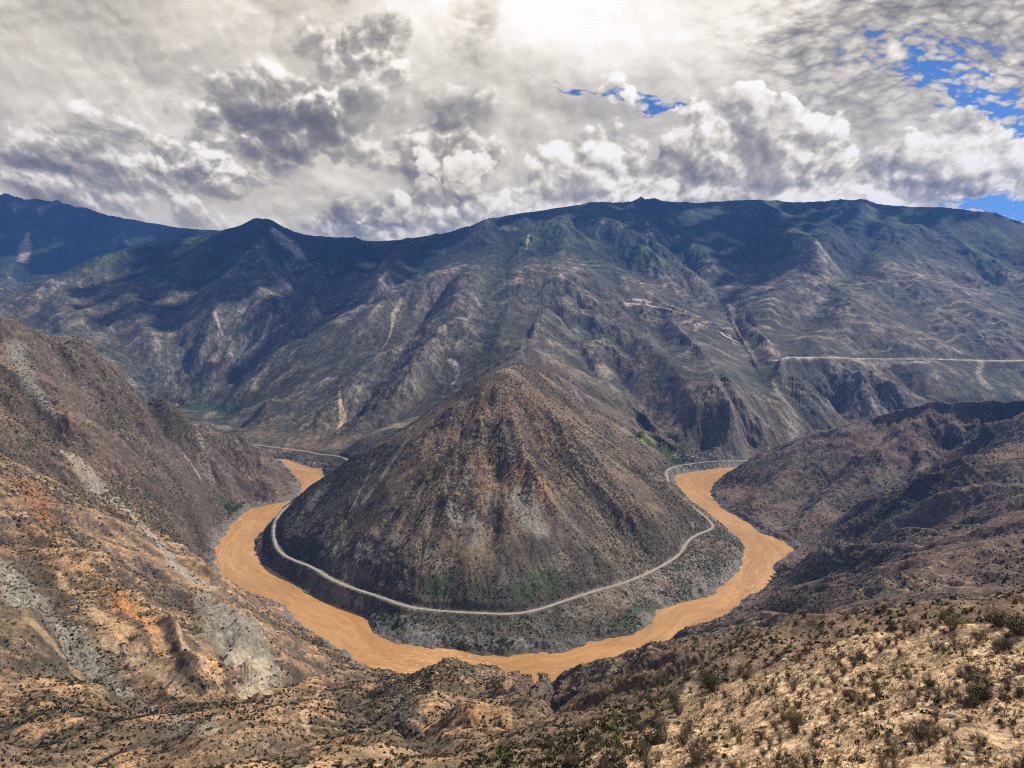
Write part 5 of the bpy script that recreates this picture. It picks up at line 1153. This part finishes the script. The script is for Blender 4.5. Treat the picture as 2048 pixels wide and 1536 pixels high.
# ------------------------------------------------------------------ power pylons
M_STEEL = surf('galvanised_steel', (0.35, 0.36, 0.37), (0.45, 0.46, 0.47), 0.5, 0.5)
def pylon(px, py, H, label):
    x, y, z_ = hit(px, py); root = empty('power_pylon', (x, y, z_ - 1)); G = Geo(); b, t = H * .11, H * .018; c = (0.4, 0.4, 0.4)
    cs = [(-1, -1), (1, -1), (1, 1), (-1, 1)]; lv = [0, .17, .33, .48, .62, .76, .88, 1.0]; r = lambda k: b + (t - b) * min(1, k / .76)
    for a, (sx, sy) in enumerate(cs):
        G.tube([(sx * r(k), sy * r(k), k * H) for k in lv], [0.28] * len(lv), c, 4); nx, ny = cs[(a + 1) % 4]
        for k0, k1 in zip(lv[:-1], lv[1:]):
            G.tube([(sx * r(k0), sy * r(k0), k0 * H), (nx * r(k1), ny * r(k1), k1 * H)], [0.16] * 2, c, 3); G.tube([(nx * r(k0), ny * r(k0), k0 * H), (sx * r(k1), sy * r(k1), k1 * H)], [0.16] * 2, c, 3)
    G.build('mast', M_STEEL, root)
    for k, w in ((.76, .17), (.87, .14), (.97, .11)):
        G = Geo(); G.tube([(-H * w, 0, k * H), (0, 0, k * H + .6), (H * w, 0, k * H)], [0.2, 0.3, 0.2], c, 4); G.tube([(-H * w, 0, k * H), (0, 0, k * H - 1.6), (H * w, 0, k * H)], [0.16, 0.2, 0.16], c, 4)
        G.build('crossarm', M_STEEL, root)
        for s_ in (-1, 1):
            G = Geo(); G.tube([(s_ * H * w, 0, k * H), (s_ * H * w, 0, k * H - 2.2)], [0.16, 0.16], (0.5, 0.5, 0.5), 5); G.build('insulator', M_STEEL, root)
    return tag(root, label, 'pylon')
pylon(1052, 680, 44, 'grey lattice power pylon on the spur behind the conical hill'); pylon(1827, 764, 36, 'pale power pylon on a bare patch below the high dirt road'); pylon(1438, 757, 30, 'power pylon on the slope right of centre, below the construction track')

# ------------------------------------------------------------------ retaining walls that carry the road
M_MASON = surf('masonry', (0.09, 0.085, 0.08), (0.17, 0.16, 0.15), 0.6)
def retaining(px0, px1, h, label):
    rp = np.array([q[:3] for q in road_main]); pr = (rp[:, 0] / rp[:, 1]) * FPX + 1024; s_ = (rp[:, 1] < 1700) & (pr > px0) & (pr < px1); p = rp[s_]; p = p[np.argsort(p[:, 0])]
    d = np.concatenate([[0], np.cumsum(np.hypot(*(p[1:, :2] - p[:-1, :2]).T))]); t = np.arange(0, d[-1], 4.0); p = np.stack([np.interp(t, d, p[:, k]) for k in range(3)], 1)
    tg = np.gradient(p[:, :2], axis=0); tg /= np.hypot(*tg.T)[:, None]; nn = np.stack([tg[:, 1], -tg[:, 0]], 1)                      # towards the river
    prof = [(4.0, 0.9), (4.75, 0.9), (4.75, 0.25), (4.6, 0.25), (4.6 + h * 0.16, -h), (4.0, -h)]; hh = 1 - 0.6 * np.abs(np.linspace(-1, 1, len(p))) ** 3
    co = np.concatenate([np.concatenate([p[:, :2] + nn * a, p[:, 2:] + (b if b > 0 else b * hh[:, None])], 1)[:, None] for a, b in prof], 1); n, K = len(p), len(prof)
    i, j = np.meshgrid(np.arange(n - 1), np.arange(K), indexing='ij'); f = np.stack([i * K + j, (i + 1) * K + j, (i + 1) * K + (j + 1) % K, i * K + (j + 1) % K], -1).reshape(-1, 4)
    return tag(mesh_np('retaining_wall', co.reshape(-1, 3), f, M_MASON, smooth=False), label, 'retaining wall')
retaining(826, 936, 9, 'dark masonry retaining wall under the road at the front of the bend'); retaining(590, 655, 7, 'dark retaining wall under the road on the left of the bend')

# ------------------------------------------------------------------ cumulus above the frame; their shadows lie on the mountains
def clouds():
    m, T, b = mat('cloud', 1.0, 0.0); b.inputs['Base Color'].default_value = rgb(0.9, 0.9, 0.9)
    import bmesh
    bm = bmesh.new(); bmesh.ops.create_icosphere(bm, subdivisions=3, radius=1.0); sv = np.array([v.co[:] for v in bm.verts]); sf = np.array([[v.index for v in f.verts] for f in bm.faces]); bm.free()
    g = np.random.RandomState(77)
    for tx, ty, tz, alt, rx, ry in CLOUDS:
        t = (alt - tz) / SUNV[2]; cx, cy = tx + SUNV[0] * t, ty + SUNV[1] * t; vs, fs = [], []; n = 60
        for i in range(n):
            a = g.rand() * 6.28; q = g.rand() ** 0.5 * 0.8; q *= 1.25; r = (0.08 + 0.16 * max(0, 1 - q) + 0.10 * g.rand()) * min(rx, ry); d = sv.copy()
            d *= (1 + 0.16 * np.sin(sv[:, :1] * 5 + i) * np.sin(sv[:, 1:2] * 6 + 2 * i) + 0.10 * np.sin(sv[:, 2:] * 11 + i) * np.sin(sv[:, :1] * 13 + i))
            d[:, 2] = np.where(d[:, 2] < 0, d[:, 2] * 0.35, d[:, 2] * 0.9); vs.append(d * r + [cx + math.cos(a) * q * rx, cy + math.sin(a) * q * ry, alt]); fs.append(sf + i * len(sv))
        tag(mesh_np('cloud', np.concatenate(vs), np.concatenate(fs), m), kind='structure')
CLOUDS = [(-4800, 9600, 1900, 7600, 2400, 1500), (-7800, 9300, 1900, 7600, 2000, 1500), (-2300, 6600, 1300, 5600, 1300, 900), (-2500, 5500, 800, 5300, 900, 650), (-1350, 5000, 650, 5200, 420, 600), (-1500, 5900, 1000, 5400, 800, 900), (100, 6600, 1400, 5600, 1500, 500), (1700, 6500, 1500, 5600, 1300, 700),
          (1900, 5300, 900, 5300, 420, 700), (3900, 6200, 1500, 5600, 1300, 420), (1050, 800, 230, 3600, 420, 240), (-600, 7000, 1500, 5700, 600, 600)]
clouds()

# ------------------------------------------------------------------ haze
def haze():
    m = bpy.data.materials.new('haze'); m.use_nodes = True; T = NT(m.node_tree); out = T.node('ShaderNodeOutputMaterial')
    v = T.node('ShaderNodeVolumePrincipled'); v.inputs['Color'].default_value = rgb(0.14, 0.36, 1.0); v.inputs['Density'].default_value = 3.7e-5
    v.inputs['Anisotropy'].default_value = 0.2
    T.l.new(v.outputs[0], out.inputs['Volume'])
    L_ = 26100; lo, hi = float(ZF.min()) - 12, float(ZF.max()) + 60
    co = np.array([(x, y, z) for x in (-L_, L_) for y in (-L_, L_) for z in (lo, hi)])
    f = np.array([(0, 1, 3, 2), (4, 6, 7, 5), (0, 4, 5, 1), (2, 3, 7, 6), (0, 2, 6, 4), (1, 5, 7, 3)])
    tag(mesh_np('haze', co, f, m, smooth=False), kind='stuff')
haze()
print('done', round(time.time() - T0, 1))
